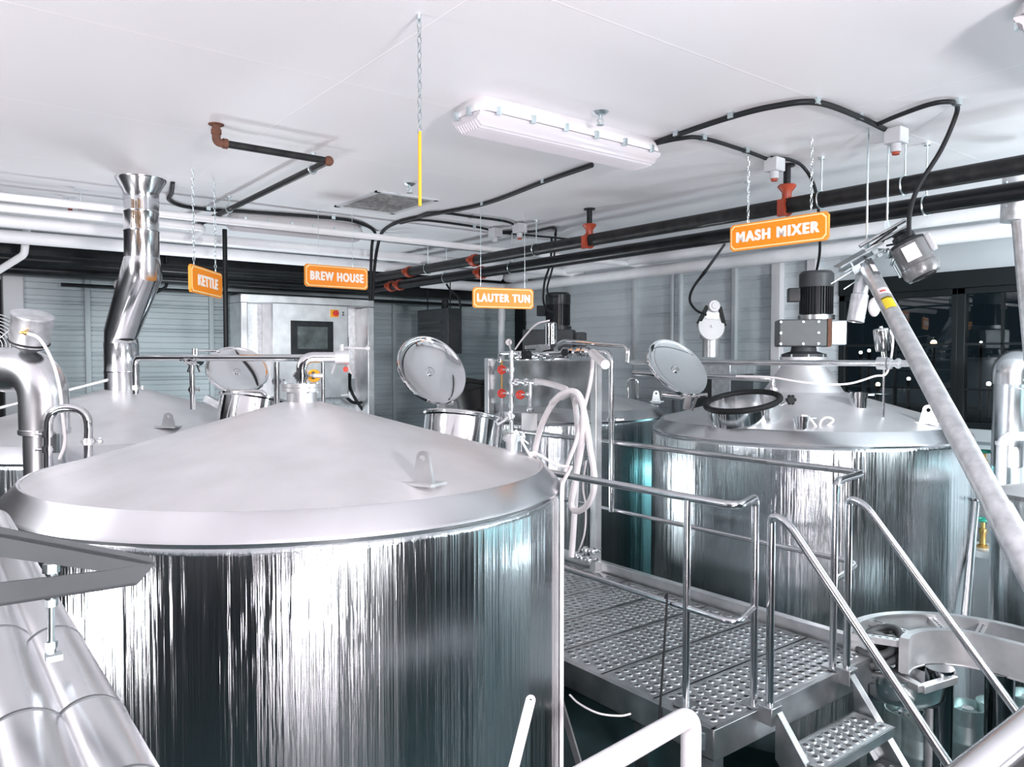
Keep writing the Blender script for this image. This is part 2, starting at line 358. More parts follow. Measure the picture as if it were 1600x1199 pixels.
def make_tank(t, label, apex, seams):
    cx, cy, R = TANKS[t]; th = T('brew_tank', label, 'tank', (cx, cy, 0), 'brewhouse tanks')
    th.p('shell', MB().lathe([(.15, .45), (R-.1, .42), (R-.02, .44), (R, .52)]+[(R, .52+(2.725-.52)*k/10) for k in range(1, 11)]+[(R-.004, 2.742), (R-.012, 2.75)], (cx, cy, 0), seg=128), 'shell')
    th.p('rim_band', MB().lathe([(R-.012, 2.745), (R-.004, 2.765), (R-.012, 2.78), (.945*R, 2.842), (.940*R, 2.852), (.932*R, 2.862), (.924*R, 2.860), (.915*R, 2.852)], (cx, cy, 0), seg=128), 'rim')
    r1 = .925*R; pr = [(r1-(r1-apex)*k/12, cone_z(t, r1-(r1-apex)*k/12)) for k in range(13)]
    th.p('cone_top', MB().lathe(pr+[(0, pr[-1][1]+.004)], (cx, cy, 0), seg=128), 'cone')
    for k in range(4):
        a = PI/4+PI/2*k; x, y = cx+(R-.25)*math.cos(a), cy+(R-.25)*math.sin(a)
        mb = MB(); mb.cyl((x, y, 0), (x, y, .46), .06); mb.cyl((x, y, 0), (x, y, .02), .11); th.p('leg', mb, 'satin')
    return th
def lug(th, px, py, t, h, wd, facing):
    p = oncone(px, py, t); n = V(0, 0, 1); f = Vector(facing).normalized(); s = n.cross(f)
    out = []; N = 10
    for k in range(N+1):
        a = PI*k/N; out.append(p + s*(.36*wd*math.cos(a)) + n*(h-.36*wd+.36*wd*math.sin(a)))
    out = [p + s*(wd*.62)-n*.02] + out + [p - s*(wd*.62)-n*.02]
    hole = []; hc = p+n*(h-.36*wd); m = len(out)
    for k in range(m):
        d = (out[k]-hc); a = math.atan2(d.dot(n), d.dot(s)); hole.append(hc + s*(math.cos(a)*wd*.15)+n*(math.sin(a)*wd*.15))
    e = f*.016; vs = [q-e/2 for q in out]+[q-e/2 for q in hole]+[q+e/2 for q in out]+[q+e/2 for q in hole]; fs = []
    for k in range(m):
        j = (k+1) % m; fs += [(k, j, m+j, m+k), (2*m+k, 3*m+k, 3*m+j, 2*m+j), (k, 2*m+k, 2*m+j, j), (m+k, m+j, 3*m+j, 3*m+k)]
    mb = MB().add(vs, fs); B = Matrix((s, f, n)).transposed(); mb.box(p+n*.004, (wd*1.7, .12, .012), B)
    th.p('lifting_lug', mb, 'satin')
def clamp(mb, c, ax, r, mi=0, k=1):
    """tri clamp: two ferrules, a band and a wing nut"""
    ax = Vector(ax).normalized(); c = Vector(c)
    mb.cyl(c-ax*.008, c+ax*.008, r*1.55, 18, mi); mb.cyl(c-ax*.018, c+ax*.018, r*1.3, 18, mi)
    s = basis(ax).col[0]*k; mb.cyl(c+s*r*1.4, c+s*r*2.6, r*.28, 8, mi); mb.bar(c+s*r*2.3-ax*r*.7, c+s*r*2.3+ax*r*.7, r*.3, r*.5, s, mi)
def manway(th, t, px, py, rad, h, mats, tilt, knob=None, gasket=True):
    p = oncone(px, py, t); n = (conenormal(p, t)*tilt + V(0, 0, 1)*(1-tilt)).normalized()
    neck = MB().lathe([(rad, -.12), (rad, h-.02), (rad+.012, h-.01), (rad+.012, h), (rad-.014, h), (rad-.014, -.10), (0, -.10)], p, n, 56)
    o = th.p('manway', neck, mats)
    if gasket: th.p('gasket', MB().torus(p+n*(h+.006), n, rad+.002, .024, 56, 10), 'rubber', o)
    else: th.p('gasket', MB().torus(p+n*(h+.004), n, rad+.004, .013, 56, 10), 'polish', o, 'rounded polished lip of the neck')
    return p, n, o
def lid(th, c, nrm, rad, mk, parent=None, style=0):
    """open dished lid seen from its hollow side; nrm points out of the hollow"""
    c = Vector(c); d = rad*.13
    prof = [(0, -d)]+[(rad*.93*math.sin(a*PI/2*k/10)/math.sin(a*PI/2), -d+d*(1-math.cos(a*PI/2*k/10))/(1-math.cos(a*PI/2))) for a in (.7,) for k in range(1, 11)]
    prof += [(rad*.95, .004), (rad*.985, .006), (rad, -.004), (rad, -.018), (rad*.955, -.018), (rad*.90, -.026)]
    prof += [(rad*.93*math.sin(.7*PI/2*k/10)/math.sin(.7*PI/2)*.99, -d-.006+d*(1-math.cos(.7*PI/2*k/10))/(1-math.cos(.7*PI/2))) for k in range(9, -1, -1)]
    o = th.p('lid', MB().lathe(prof, c, nrm, 64), mk, parent)
    n = Vector(nrm).normalized(); b = c-n*d
    mb = MB(); mb.lathe([(0, .012), (rad*.05, .012), (rad*.06, .004), (rad*.10, .004), (rad*.11, .010), (rad*.125, .010), (rad*.13, -.004)], b, n, 28)
    th.p('lid_boss', mb, 'polish', o)
    return o
# --- front tank
k1 = make_tank('k1', 'large brushed steel tank filling the foreground, its pale cone top clear of any chimney', .10, (2.62, 2.30, 1.35))
lug(k1, 662, 757, 'k1', .135, .085, RT*.45+FW*.9)
p, n, mw = manway(k1, 'k1', 722, 681, .275, .13, 'polish', .85, gasket=False)
lc = at(676, 577, d=(p-CAM).dot(FW)+.05)
lid(k1, lc, camvec(.547, .459, .70), .272, 'mirror', mw)
hb = MB(); e = lc-camvec(-.2, 1, 0)*.24; hb.bar(e+RT*.02, p+n*.12-RT*.19+FW*.12, .05, .03, UP); hb.cyl(e-RT*.05, e+RT*.10, .018); k1.p('hinge', hb, 'satin', mw)
sc_ = p+n*.14+RT*.27-UP*.01; mb = MB(); q = at(826, 652, d=(p-CAM).dot(FW)-.1)
a_ = at(785, 676, d=(p-CAM).dot(FW)-.12); b_ = at(797, 650, d=(p-CAM).dot(FW)-.08)
mb.cyl(at(765, 672, d=(p-CAM).dot(FW)-.1), at(792, 655, d=(p-CAM).dot(FW)-.1), .012, 10); k1.p('clamp_screw', mb, 'satin', mw)
mb = MB(); hc = at(796, 651, d=(p-CAM).dot(FW)-.1)
for k in range(5):
    a = 2*PI*k/5; mb.cyl(hc, hc+(RT*math.cos(a)+UP*math.sin(a)).normalized()*.038, .013, 8)
mb.torus(hc, FW+RT*.4, .024, .011, 18, 8); k1.p('hand_knob', mb, 'galv', mw)
mb = MB(); bp_ = at(757, 678, d=(p-CAM).dot(FW)-.14); mb.bar(bp_-UP*.05, bp_+UP*.03, .05, .05, FW); mb.cyl(bp_-RT*.03, bp_+RT*.05, .016); k1.p('clamp_bracket', mb, 'satin', mw)
# sample/vent stub to the right of the manway
p2 = oncone(800, 706, 'k1'); mb = MB(); mb.cyl(p2-V(0, 0, .03), p2+V(0, 0, .10), .034, 20); clamp(mb, p2+V(0, 0, .075), (0, 0, 1), .034); mb.bar(p2+V(0, 0, .115), p2+V(0, 0, .115)+RT*.09-UP*.07, .02, .008, UP); k1.p('vent_stub', mb, 'satin')
p3 = oncone(835, 716, 'k1'); mb = MB(); mb.tube(spline([p2+V(0, 0, .12)+RT*.02, p2+RT*.10-UP*.02, p3+V(0, 0, .03), p3+RT*.12-UP*.035, p3+RT*.20-UP*.05]), .007, 8); mb.sphere(p3-RT*.02+V(0, 0, .02), .016, 10); k1.p('vent_hose', mb, 'hose')
# apex nozzle, flange and outlet bend
cx, cy, R = TANKS['k1']; za = cone_z('k1', .1); A = V(cx, cy, za)
mb = MB(); mb.cyl(A-V(0, 0, .02), A+V(0, 0, .055), .075, 32); mb.cyl(A+V(0, 0, .055), A+V(0, 0, .075), .098, 32); mb.cyl(A+V(0, 0, .077), A+V(0, 0, .095), .098, 32); fl = k1.p('apex_flange', mb, 'satin')
for k in range(8):
    a = 2*PI*k/8; q = A+V(.086*math.cos(a), .086*math.sin(a), .05); k1.p('flange_bolt', MB().cyl(q, q+V(0, 0, .055), .007, 6), 'zinc', fl)
top = A+V(0, 0, .228); hx = (at(552, 564, d=3.98)-top).normalized(); hx.z = 0; hx.normalize()
mb = MB(); mb.tube(fillet([A+V(0, 0, .09), top, top+hx*.235], .07, 8), .027, 18); clamp(mb, A+V(0, 0, .135), (0, 0, 1), .027); nz = k1.p('outlet_bend', mb, 'polish')
vb = top+hx*.20; mb = MB(); mb.cyl(vb-hx*.035, vb+hx*.035, .038, 20); mb.cyl(vb, vb+V(0, 0, .065), .012, 10); mb.cyl(vb+V(0, 0, .05), vb+V(0, 0, .05)+RT*.125-UP*.004, .0055, 8); mb.sphere(vb+V(0, 0, .05)+RT*.135-UP*.004, .015, 10)
for s in (-1, 1): mb.bar(vb+hx*.03*s-V(0, 0, .03), vb+hx*.05*s-V(0, 0, .085), .014, .010, RT)
k1.p('butterfly_valve', mb, 'satin', nz)
mb = MB(); mb.sphere(vb+RT*.02-UP*.062, .014, 10); k1.p('red_cap', mb, 'red', nz)
mb = MB(); q = A+V(0, 0, .135)+RT*.06; mb.cyl(q, q+RT*.045+FW*.02, .012, 10); k1.p('sample_port', mb, 'satin', nz)
mb = MB(); q = A+V(0, 0, .135)+RT*.048+FW*.06; mb.cyl(q-FW*.012, q+FW*.012, .033, 20); k1.p('port_cap', mb, 'yellow', nz, 'round yellow cap')
# cable conduit down the right flank
a = math.atan2(FW.y, FW.x)-math.radians(101); x, y = cx+(R+.012)*math.cos(a), cy+(R+.012)*math.sin(a)
mb = MB(); mb.tube(fillet([p3+RT*.20-UP*.05, V(x, y, 2.80), V(x, y, 2.6), V(x, y, .3)], .06), .010, 8); solo('drain_hose', mb, 'hose', 'thin white hose running down the right flank of the foreground tank', 'hose')
# --- rear left tank (under the chimney)
k2 = make_tank('k2', 'steel tank at left behind the foreground tank, chimney rising from its bright cone', .12, (2.62,))
mwp = at(392, 648, d=5.55); mw2 = k2.p('manway', MB().lathe([(.23, -.16), (.23, .10), (.245, .11), (.245, .125), (.215, .125), (.215, -.1), (0, -.1)], mwp, n, 48), 'polish')
lid(k2, at(371, 577, d=5.75), camvec(.375, .65, .66), .227, 'mirror', mw2)
mb = MB(); h0 = 5.45; mb.tube(fillet([at(356, 652, d=h0), at(356, 612, d=h0), at(415, 612, d=h0), at(415, 645, d=h0)], .05), .014, 12); mb.tube(fillet([at(372, 650, d=h0+.1), at(386, 618, d=h0+.1), at(400, 640, d=h0+.1)], .03), .012, 10); mb.cyl(at(356, 640, d=h0), at(418, 628, d=h0), .012, 8); k2.p('lid_handle', mb, 'satin', mw2)
mb = MB(); q = at(336, 630, d=5.7); mb.bar(at(322, 622, d=5.7), at(356, 640, d=5.7), .07, .05, UP); k2.p('lid_counterweight', mb, 'galv', mw2)
lug(k2, 263, 668, 'k2', .10, .08, FW)
# --- mash mixer
mm = make_tank('mm', 'steel tank at right with an open black rimmed manway and a motor drive on top', .34, (2.0, 1.2))
pm, n, mw3 = manway(mm, 'mm', 1163, 652, .285, .125, 'polish', .85)
lid(mm, at(1059, 573, d=(pm-CAM).dot(FW)+.12), camvec(.40, .577, .71), .283, 'mirror', mw3)
dd = (pm-CAM).dot(FW); mb = MB(); mb.cyl(at(1034, 617, d=dd), at(1062, 620, d=dd), .028, 18); mb.bar(at(1075, 618, d=dd), at(1072, 640, d=dd), .05, .04, FW); mb.bar(at(1090, 616, d=dd), at(1080, 642, d=dd), .02, .03, FW); mb.cyl(at(1060, 622, d=dd), at(1105, 617, d=dd), .016, 10); mm.p('hinge', mb, 'polish', mw3)
mb = MB(); mb.cyl(at(1208, 640, d=dd-.1), at(1232, 627, d=dd-.1), .009, 8); mb.cyl(at(1204, 632, d=dd-.12), at(1212, 646, d=dd-.12), .03, 12); mm.p('clamp_screw', mb, 'polish', mw3)
mb = MB(); hc = at(1236, 625, d=dd-.12)
for k in range(6):
    a = 2*PI*k/6; mb.sphere(hc+(RT*math.cos(a)*.9+UP*math.sin(a)).normalized()*.028, .016, 8)
mb.cyl(hc-FW*.012, hc+FW*.014, .03, 14); mm.p('hand_knob', mb, 'rubber', mw3, 'black star knob')
def port(px, py, r, h, label=None):
    q = oncone(px, py, 'mm'); mb = MB(); mb.cyl(q-V(0, 0, .04), q+V(0, 0, h), r*.85, 24); mb.cyl(q+V(0, 0, h*.55), q+V(0, 0, h*.70), r, 24); mb.cyl(q+V(0, 0, h*.72), q+V(0, 0, h*.9), r, 24); mb.cyl(q+V(0, 0, h*.8)+RT*r, q+V(0, 0, h*.8)+RT*(r+.05), .008, 8); mm.p('top_port', mb, 'polish'); return q
q = port(1252, 668, .062, .085)
mb = MB(); mb.tube(spline([q+V(0, 0, .09), q+V(0, 0, .07)+RT*.06, q+RT*.14-UP*.02, q+RT*.20+UP*.015, q+RT*.24+UP*.055, q+RT*.19+UP*.075, q+RT*.145+UP*.04, q+RT*.145-UP*.05, q+RT*.15-FW*.10-UP*.15]), .0085, 8); solo('vent_hose', mb, 'hose', 'short looped white hose on the front of the motor topped tank', 'hose')
port(1341, 634, .075, .11)
lug(mm, 1450, 662, 'mm', .145, .115, FW*.9+RT*.3)
cx, cy, R = TANKS['mm']; mb = MB(); zc = cone_z('mm', .34)
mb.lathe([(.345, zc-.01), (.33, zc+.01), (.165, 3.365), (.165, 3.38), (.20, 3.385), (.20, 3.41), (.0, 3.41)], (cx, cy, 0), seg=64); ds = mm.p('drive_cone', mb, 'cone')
for k in range(8):
    a = 2*PI*k/8; mm.p('flange_bolt', MB().cyl((cx+.18*math.cos(a), cy+.18*math.sin(a), 3.40), (cx+.18*math.cos(a), cy+.18*math.sin(a), 3.435), .014, 6), 'zinc', ds)
gr = (RT*.98-FW*.2); gr.z = 0; gr.normalize(); gf = V(-gr.y, gr.x, 0); B3 = Matrix((gr, gf, V(0, 0, 1))).transposed()
def drive(name, label, base, s, group, cover=True, gl=1.0):
    """vertical gearmotor on a box gear reducer"""
    th = T(name, label, 'motor', base, group); b = Vector(base)
    mb = MB().lathe([(.19*s, 0), (.19*s, .025*s), (.11*s, .05*s), (.10*s, .10*s), (0, .10*s)], b, seg=32); th.p('pedestal', mb, 'darkgrey')
    g = b+V(0, 0, .21*s); o = th.p('gearbox', MB().box(g-gr*.03*s, (.40*s*gl, .30*s, .235*s), B3), 'greypaint' if cover else 'darkgrey', bevel=.012*s)
    if cover:
        for u in (-.185, .0, .125):
            for z in (-.095, 0, .095):
                if u == 0 and z == 0: continue
                q = g-gr*.03*s+gr*u*s*gl-gf*.15*s+V(0, 0, z*s); th.p('cover_bolt', MB().cyl(q, q-gf*.012*s, .010*s, 6), 'zinc', o)
        th.p('seal_plate', MB().box(g+gr*.185*s, (.030*s, .31*s, .24*s), B3), 'rust', o, 'rust brown joint plate'); th.p('end_housing', MB().box(g+gr*.265*s, (.13*s, .27*s, .21*s), B3), 'galv', o, 'light grey end housing', .012*s)
    else: th.p('end_housing', MB().box(g+gr*.34*s, (.10*s, .24*s, .17*s), B3), 'darkgrey', o, bevel=.008)
    m0 = g+gr*(.10 if cover else .07)*s+V(0, 0, .1175*s)
    th.p('motor_flange', MB().cyl(m0, m0+V(0, 0, .04*s), .155*s, 32), 'dark_satin' if cover else 'motor')
    mb = MB(); mb.cyl(m0+V(0, 0, .04*s), m0+V(0, 0, .31*s), .122*s, 36)
    for k in range(36):
        a = 2*PI*k/36; d = V(math.cos(a), math.sin(a), 0); mb.bar(m0+d*.128*s+V(0, 0, .05*s), m0+d*.128*s+V(0, 0, .30*s), .006*s, .026*s, d)
    th.p('motor_body', mb, 'motor')
    th.p('fan_cowl', MB().lathe([(.142*s, .285*s), (.145*s, .30*s), (.145*s, .40*s), (.125*s, .425*s), (.03*s, .43*s), (0, .43*s)], m0, seg=36), 'darkgrey' if cover else 'motor')
    q = m0-gr*.19*s+V(0, 0, .22*s); th.p('terminal_box', MB().box(q, (.10*s, .12*s, .12*s), B3), 'motor', bevel=.006); return m0
m1 = drive('agitator_drive', 'grey gear reducer with black finned motor on the tank at right', (cx, cy, 3.41), 1.0, 'agitator drives')
# --- lauter tun
lt = make_tank('lt', 'dull steel tank at centre back, mostly hidden by a steel splash panel', .3, (2.0,))
cx, cy, R = TANKS['lt']
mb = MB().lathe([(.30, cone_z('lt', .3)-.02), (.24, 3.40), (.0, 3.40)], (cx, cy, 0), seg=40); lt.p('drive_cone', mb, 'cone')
m2 = drive('rake_drive', 'all black motor and wide gear reducer behind the steel splash panel', (cx+.05, cy, 3.40), 1.0, 'agitator drives', False, 1.45)
lug(lt, 1025, 628, 'lt', .14, .10, FW)
mb = MB(); d5 = 7.6; mb.tube(fillet([at(981, 622, d=d5), at(981, 592, d=d5), at(996, 592, d=d5), at(996, 622, d=d5)], .05, 8), .014, 12); lt.p('vent_bend', mb, 'polish')
hm = MB(); q = at(742, 618, d=8.0); hm.lathe([(.2, -.1), (.2, .10), (.22, .11), (.0, .12)], q, conenormal(oncone(742, 632, 'lt'), 'lt'), 36); hm.torus(q+V(0, 0, .13), (0.2, 0, 1), .19, .025, 36, 8); lt.p('manway', hm, 'rubber')
# thin uprights seen against the lauter tun
#%%PLATFORM
pf = T('work_platform', 'raised perforated steel platform between the tanks', 'platform', (3.78, 4.5, 0))
DX0, DX1, DY0, DY1 = 3.00, 4.52, 2.29, 5.87
PW = .395; R_ = .0185
def plank(y0, y1, x0=DX0+.03, x1=DX1-.03, z=DECK, nx=None, ny=None):
    mb = MB(); ny = ny or max(2, round((y1-y0-.05)/.058)); nx = nx or round((x1-x0)/.066); m = .022
    cw, ch = (x1-x0-2*m)/nx, (y1-y0-2*m)/ny
    mb.bb((x0, y0+.002, z-.04), (x1, y0+.006, z)); mb.bb((x0, y1-.006, z-.04), (x1, y1-.002, z))
    def quad(a, b, c, d): mb.add([V(a, b, z), V(c, b, z), V(c, d, z), V(a, d, z)], [(0, 1, 2, 3)])
    quad(x0, y0+.002, x1, y0+m); quad(x0, y1-m, x1, y1-.002)
    for j in range(ny):
        yb = y0+m+j*ch; off = cw/2 if j % 2 else 0
        quad(x0, yb, x0+m+off, yb+ch); quad(x1-m-(cw-off if off else 0), yb, x1, yb+ch)
        for i in range(nx-(1 if off else 0)):
            a, b = x0+m+off+i*cw, yb; c, d = (a+cw/2, b+ch/2)
            ring = [(a+cw, d), (a+cw, b+ch), (c, b+ch), (a, b+ch), (a, d), (a, b), (c, b), (a+cw, b)]
            vs = [V(x, y, z) for x, y in ring]
            for rr, zz in ((R_*1.30, z), (R_*1.0, z+.006), (R_*.82, z+.004), (R_*.80, z-.014)):
                vs += [V(c+rr*1.15*math.cos(PI/4*k), d+rr*math.sin(PI/4*k), zz) for k in range(8)]
            mb.add(vs, [(l*8+k, l*8+(k+1) % 8, l*8+8+(k+1) % 8, l*8+8+k) for l in range(4) for k in range(8)])
    return mb
y = DY0+.02; k = 0
while y < DY1-.1:
    pf.p('deck_plank', plank(y, min(y+PW, DY1)), 'deck'); y += PW
mb = MB(); mb.bb((DX0-.006, DY0, DECK-.15), (DX0+.0, DY1, DECK+.004)); mb.bb((DX0-.006, DY0, DECK-.15), (DX0+.06, DY1, DECK-.142)); mb.bb((DX0-.006, DY0, DECK-.0), (DX0+.03, DY1, DECK+.004)); pf.p('edge_beam', mb, 'dark_satin', bevel=.002)
mb = MB(); mb.bb((DX0-.006, DY0-.006, DECK-.15), (DX1+.02, DY0, DECK+.004)); mb.bb((DX0-.006, DY0-.006, DECK), (DX1+.02, DY0+.02, DECK+.004)); pf.p('edge_beam', mb, 'dark_satin', bevel=.002)
mb = MB(); mb.bb((DX1, DY0, DECK-.15), (DX1+.006, DY1, DECK+.085)); mb.bb((DX1-.03, DY0, DECK+.080), (DX1+.03, DY1, DECK+.087)); pf.p('toe_board', mb, 'satin', bevel=.002)
for (x, y) in ((DX0+.06, DY0+.06), (DX1-.06, DY0+.06), (DX0+.06, 4.1), (DX1-.06, 4.1), (DX0+.06, 5.8), (DX1-.06, 5.8)):
    mb = MB(); mb.bb((x-.04, y-.04, 0), (x+.04, y+.04, DECK-.05)); mb.bb((x-.09, y-.09, 0), (x+.09, y+.09, .012)); pf.p('leg', mb, 'dark_satin')
for yy in (2.7, 3.5, 4.3, 5.1): pf.p('cross_beam', MB().bb((DX0, yy-.02, DECK-.13), (DX1, yy+.02, DECK-.045)), 'dark_satin')
mb = MB(); mb.bar((DX0+.05, 3.55, DECK-.12), (DX0-.02, 2.95, .55), .05, .012, (1, 0, 0)); pf.p('brace', mb, 'satin')
mb = MB(); mb.bb((DX0-.012, DY0+.05, DECK-.115), (DX0-.006, DY0+.13, DECK-.035)); pf.p('splice_plate', mb, 'zinc')
# guard rails: near one along the front tank, far one along the right tanks
def guard(label, path, mid, posts, midz):
    g = T('guard_rail', label, 'railing', (path[0][0], path[0][1], DECK), 'platform guard rails')
    g.p('top_rail', MB().tube(fillet(path, .09, 8), .021, 16), 'tube'); g.p('mid_rail', MB().tube(fillet(mid, .09, 8), .0165, 14), 'tube')
    for (x, y) in posts:
        mb = MB(); mb.cyl((x, y, DECK-.0), (x, y, RAIL-.015), .0195, 16); o = g.p('post', mb, 'tube')
        mb = MB(); mb.bb((x-.05, y-.05, DECK+.005), (x+.05, y+.05, DECK+.017)); g.p('foot_plate', mb, 'dark_satin', o)
    return g
NX = 3.10
guard('near steel guard rail running past the foreground tank to the stair head',
      [(NX, 5.4, RAIL), (NX, 2.24, RAIL), (3.38, 2.335, RAIL), (3.38, 2.335, RAIL-.1)], [(NX, 5.4, DECK+.51), (NX, 2.24, DECK+.51), (3.37, 2.335, DECK+.51)], [(NX, 2.545), (3.38, 2.335), (NX, 3.9), (NX, 5.3)], .5)
FX = 4.63
guard('far steel guard rail in front of the tanks at right',
      [(FX, 5.95, RAIL), (FX, 2.42, RAIL), (4.30, 2.37, RAIL), (4.17, 2.345, RAIL), (4.15, 2.34, RAIL-.12)], [(FX, 5.95, DECK+.51), (FX, 2.45, DECK+.51), (4.15, 2.34, DECK+.51)], [(4.15, 2.34), (FX-.03, 5.8)], .5)
# stair
st = T('stair', 'steel stair with perforated treads at the near end of the platform', 'stair', (3.78, 1.6, 0))
sl = .205/.165
for i, x in enumerate((3.40, 4.16)):
    top = V(x, 2.22, DECK+.01); bot = V(x, 2.22-(DECK)/1.28, .0); d = bot-top
    mb = MB(); e = V(0, 0, .25); prof = [top, bot, bot+V(0, .16, 0), top-e]
    mb.prism(prof, (.008, 0, 0)); s_ = 1 if i == 0 else -1
    mb.prism([top, bot, bot+V(0, .01, 0), top-V(0, 0, .012)], (.045*s_, 0, 0)); mb.prism([top-e, bot+V(0, .16, 0), bot+V(0, .15, 0), top-e+V(0, 0, .012)], (.045*s_, 0, 0)); st.p('stringer', mb, 'dark_satin', bevel=.002)
for k in range(7):
    z = DECK-.2*(k+1); yc = 2.09-.156*k
    pl = plank(yc-.115, yc+.115, 3.42, 4.14, z, 10, 4); pl.bb((3.42, yc-.117, z-.05), (4.14, yc-.111, z)); pl.bb((3.42, yc+.111, z-.05), (4.14, yc+.117, z)); st.p('tread', pl, 'deck')
def handrail(label, x, post_y):
    h = T('stair_handrail', label, 'handrail', (x, post_y, DECK-.1), 'stair handrails')
    yt, zt = post_y-.05, 2.585; m = 1.17; yb = .55
    h.p('rail', MB().tube(fillet([(x, post_y, DECK-.04), (x, post_y, zt+.03), (x, yt-.05, zt-.005), (x, yb, zt-.005-m*(yt-.05-yb))], .065, 10), .0205, 16), 'tube')
    mb = MB(); mb.cyl((x, .9, .9-.75), (x, .9, zt-.06-m*(yt-.9)), .019, 14); h.p('post', mb, 'tube')
    mb = MB(); mb.bb((x-.045, post_y-.045, DECK-.06), (x+.045, post_y+.045, DECK+.03)); h.p('clamp_foot', mb, 'dark_satin', bevel=.004)
handrail('left stair handrail with a hooped top', 3.40, 2.255)
handrail('right stair handrail with a hooped top', 4.16, 2.262)
#%%CEILING
def fixture(label, x0, x1, y0, y1, lens, z1=CEIL, clips=True, axis='x'):
    xc, yc = (x0+x1)/2, (y0+y1)/2; lx, ly = x1-x0, y1-y0
    th = T('ceiling_light', label, 'light', (xc, yc, z1-.15), 'sealed ceiling lights'); z = z1
    mb = MB(); c = .05
    def oct_(k, zz): return [V(x0+k+c, y0+k, zz), V(x1-k-c, y0+k, zz), V(x1-k, y0+k+c, zz), V(x1-k, y1-k-c, zz), V(x1-k-c, y1-k, zz), V(x0+k+c, y1-k, zz), V(x0+k, y1-k-c, zz), V(x0+k, y0+k+c, zz)]
    ls = [oct_(.03, z), oct_(.012, z-.03), oct_(.0, z-.068), oct_(.0, z-.08), oct_(.02, z-.08)]
    vs = [v for l in ls for v in l]; fs = [(i*8+k, i*8+(k+1) % 8, i*8+8+(k+1) % 8, i*8+8+k) for i in range(4) for k in range(8)]+[tuple(range(8)), tuple(range(32, 40))]
    th.p('housing', MB().add(vs, fs), 'whitepaint')
    # ribbed lens
    mb = MB(); horiz = lx > ly; W_ = ly if horiz else lx; Ln = lx if horiz else ly; n = 24; pr = []
    for k in range(n+1):
        u = -W_/2+.012+(W_-.024)*k/n; e = abs(u)/(W_/2-.012); zz = z-.082-.064*(1-e**6)-(.009 if k % 2 else 0); pr.append((u, zz))
    ends = [-Ln/2+.012, -Ln/2+.04, Ln/2-.04, Ln/2-.012]; vs = []
    for i, e in enumerate(ends):
        for u, zz in pr:
            q = zz if i in (1, 2) else z-.082+(zz-(z-.082))*.55
            vs.append(V(xc+e, yc+u, q) if horiz else V(xc+u, yc+e, q))
    m = n+1; fs = [(i*m+k, i*m+k+1, (i+1)*m+k+1, (i+1)*m+k) for i in range(3) for k in range(n)]+[tuple(range(m)), tuple(3*m+k for k in range(m))]
    th.p('diffuser', mb.add(vs, fs), lens)
    if clips:
        for k in range(6):
            for s in (0, 1):
                t = (k+.5)/6; q = V(x0+lx*t, y1+.004 if s else y0-.004, z-.075) if horiz else V(x1+.004 if s else x0-.004, y0+ly*t, z-.075)
                mb = MB().box(q, (.022, .022, .04)); mb.cyl(q-V(.016, 0, .012), q+V(.016, 0, -.012), .006, 8); th.p('latch', mb, 'zinc')
        for s in (0, 1):
            for t in (.3, .7):
                q = V(x1+.004 if s else x0-.004, y0+ly*t, z-.075) if horiz else V(x0+lx*t, y1+.004 if s else y0-.004, z-.075)
                th.p('latch', MB().box(q, (.022, .022, .04)), 'zinc')
    return th
fixture('long sealed strip light mounted on the ceiling near the middle, clear ribbed lens', 2.20, 3.54, 3.10, 3.38, 'diffuser')
fixture('distant sealed strip light on the ceiling behind the white pipes', 2.22, 3.50, 6.86, 7.12, 'diffuser')
fixture('sealed strip light cut off by the top right corner of the frame', 3.12, 4.46, .86, 1.13, 'diffuser')
# unseen lit fixtures above and behind the viewpoint, then two added cool fills
fixture('lit strip light over the left end of the brewhouse', -1.35, -1.09, 4.3, 5.64, 'lens_on', 4.45, False)
fixture('lit strip light over the foreground tank, above the frame', .62, 1.90, .05, .31, 'lens_on', 4.70, False)
fixture('lit strip light behind the viewpoint', -1.6, -.26, -.4, -.14, 'lens_on', 4.45, False)
fixture('lit strip light behind the viewpoint, near the stair foot', 1.6, 2.94, -1.6, -1.34, 'lens_on', 4.45, False)
fixture('lit strip light beyond the right edge of the frame', 6.2, 7.5, .2, .46, 'lens_on', 4.60, False)
fixture('added cool fill strip low on the right wall, hidden behind the right tank', 7.70, 7.96, 4.2, 5.5, 'lens_cool', 2.1, False)  # unseen, added for cool reflections on the rear tank
fixture('added cool fill strip low on the wall below the windows', XW-.45, XW-.15, -1.2, .14, 'lens_cool', 2.4, False)  # unseen, added to tint the low kegs and floor cool
# ceiling grille
vt = T('ceiling_vent', 'square ceiling vent with a dusty perforated grille', 'vent', (3.13, 5.78, CEIL-.02))
x0, x1, y0, y1 = 2.85, 3.42, 5.39, 6.16; mb = MB()
mb.bb((x0, y0, CEIL-.012), (x1, y0+.04, CEIL)); mb.bb((x0, y1-.04, CEIL-.012), (x1, y1, CEIL)); mb.bb((x0, y0, CEIL-.012), (x0+.04, y1, CEIL)); mb.bb((x1-.04, y0, CEIL-.012), (x1, y1, CEIL)); vt.p('frame', mb, 'trimgrey')
mb = MB(); mb.bb((x0+.04, y0+.04, CEIL-.004), (x1-.04, y1-.04, CEIL-.002), 1)
for k in range(26):
    x = x0+.05+(x1-x0-.10)*k/25; mb.bb((x-.003, y0+.04, CEIL-.008), (x+.003, y1-.04, CEIL-.004))
for k in range(34):
    y = y0+.05+(y1-y0-.10)*k/33; mb.bb((x0+.04, y-.003, CEIL-.008), (x1-.04, y+.003, CEIL-.004))
vt.p('grille', mb, ['mesh', 'darkgrey'])
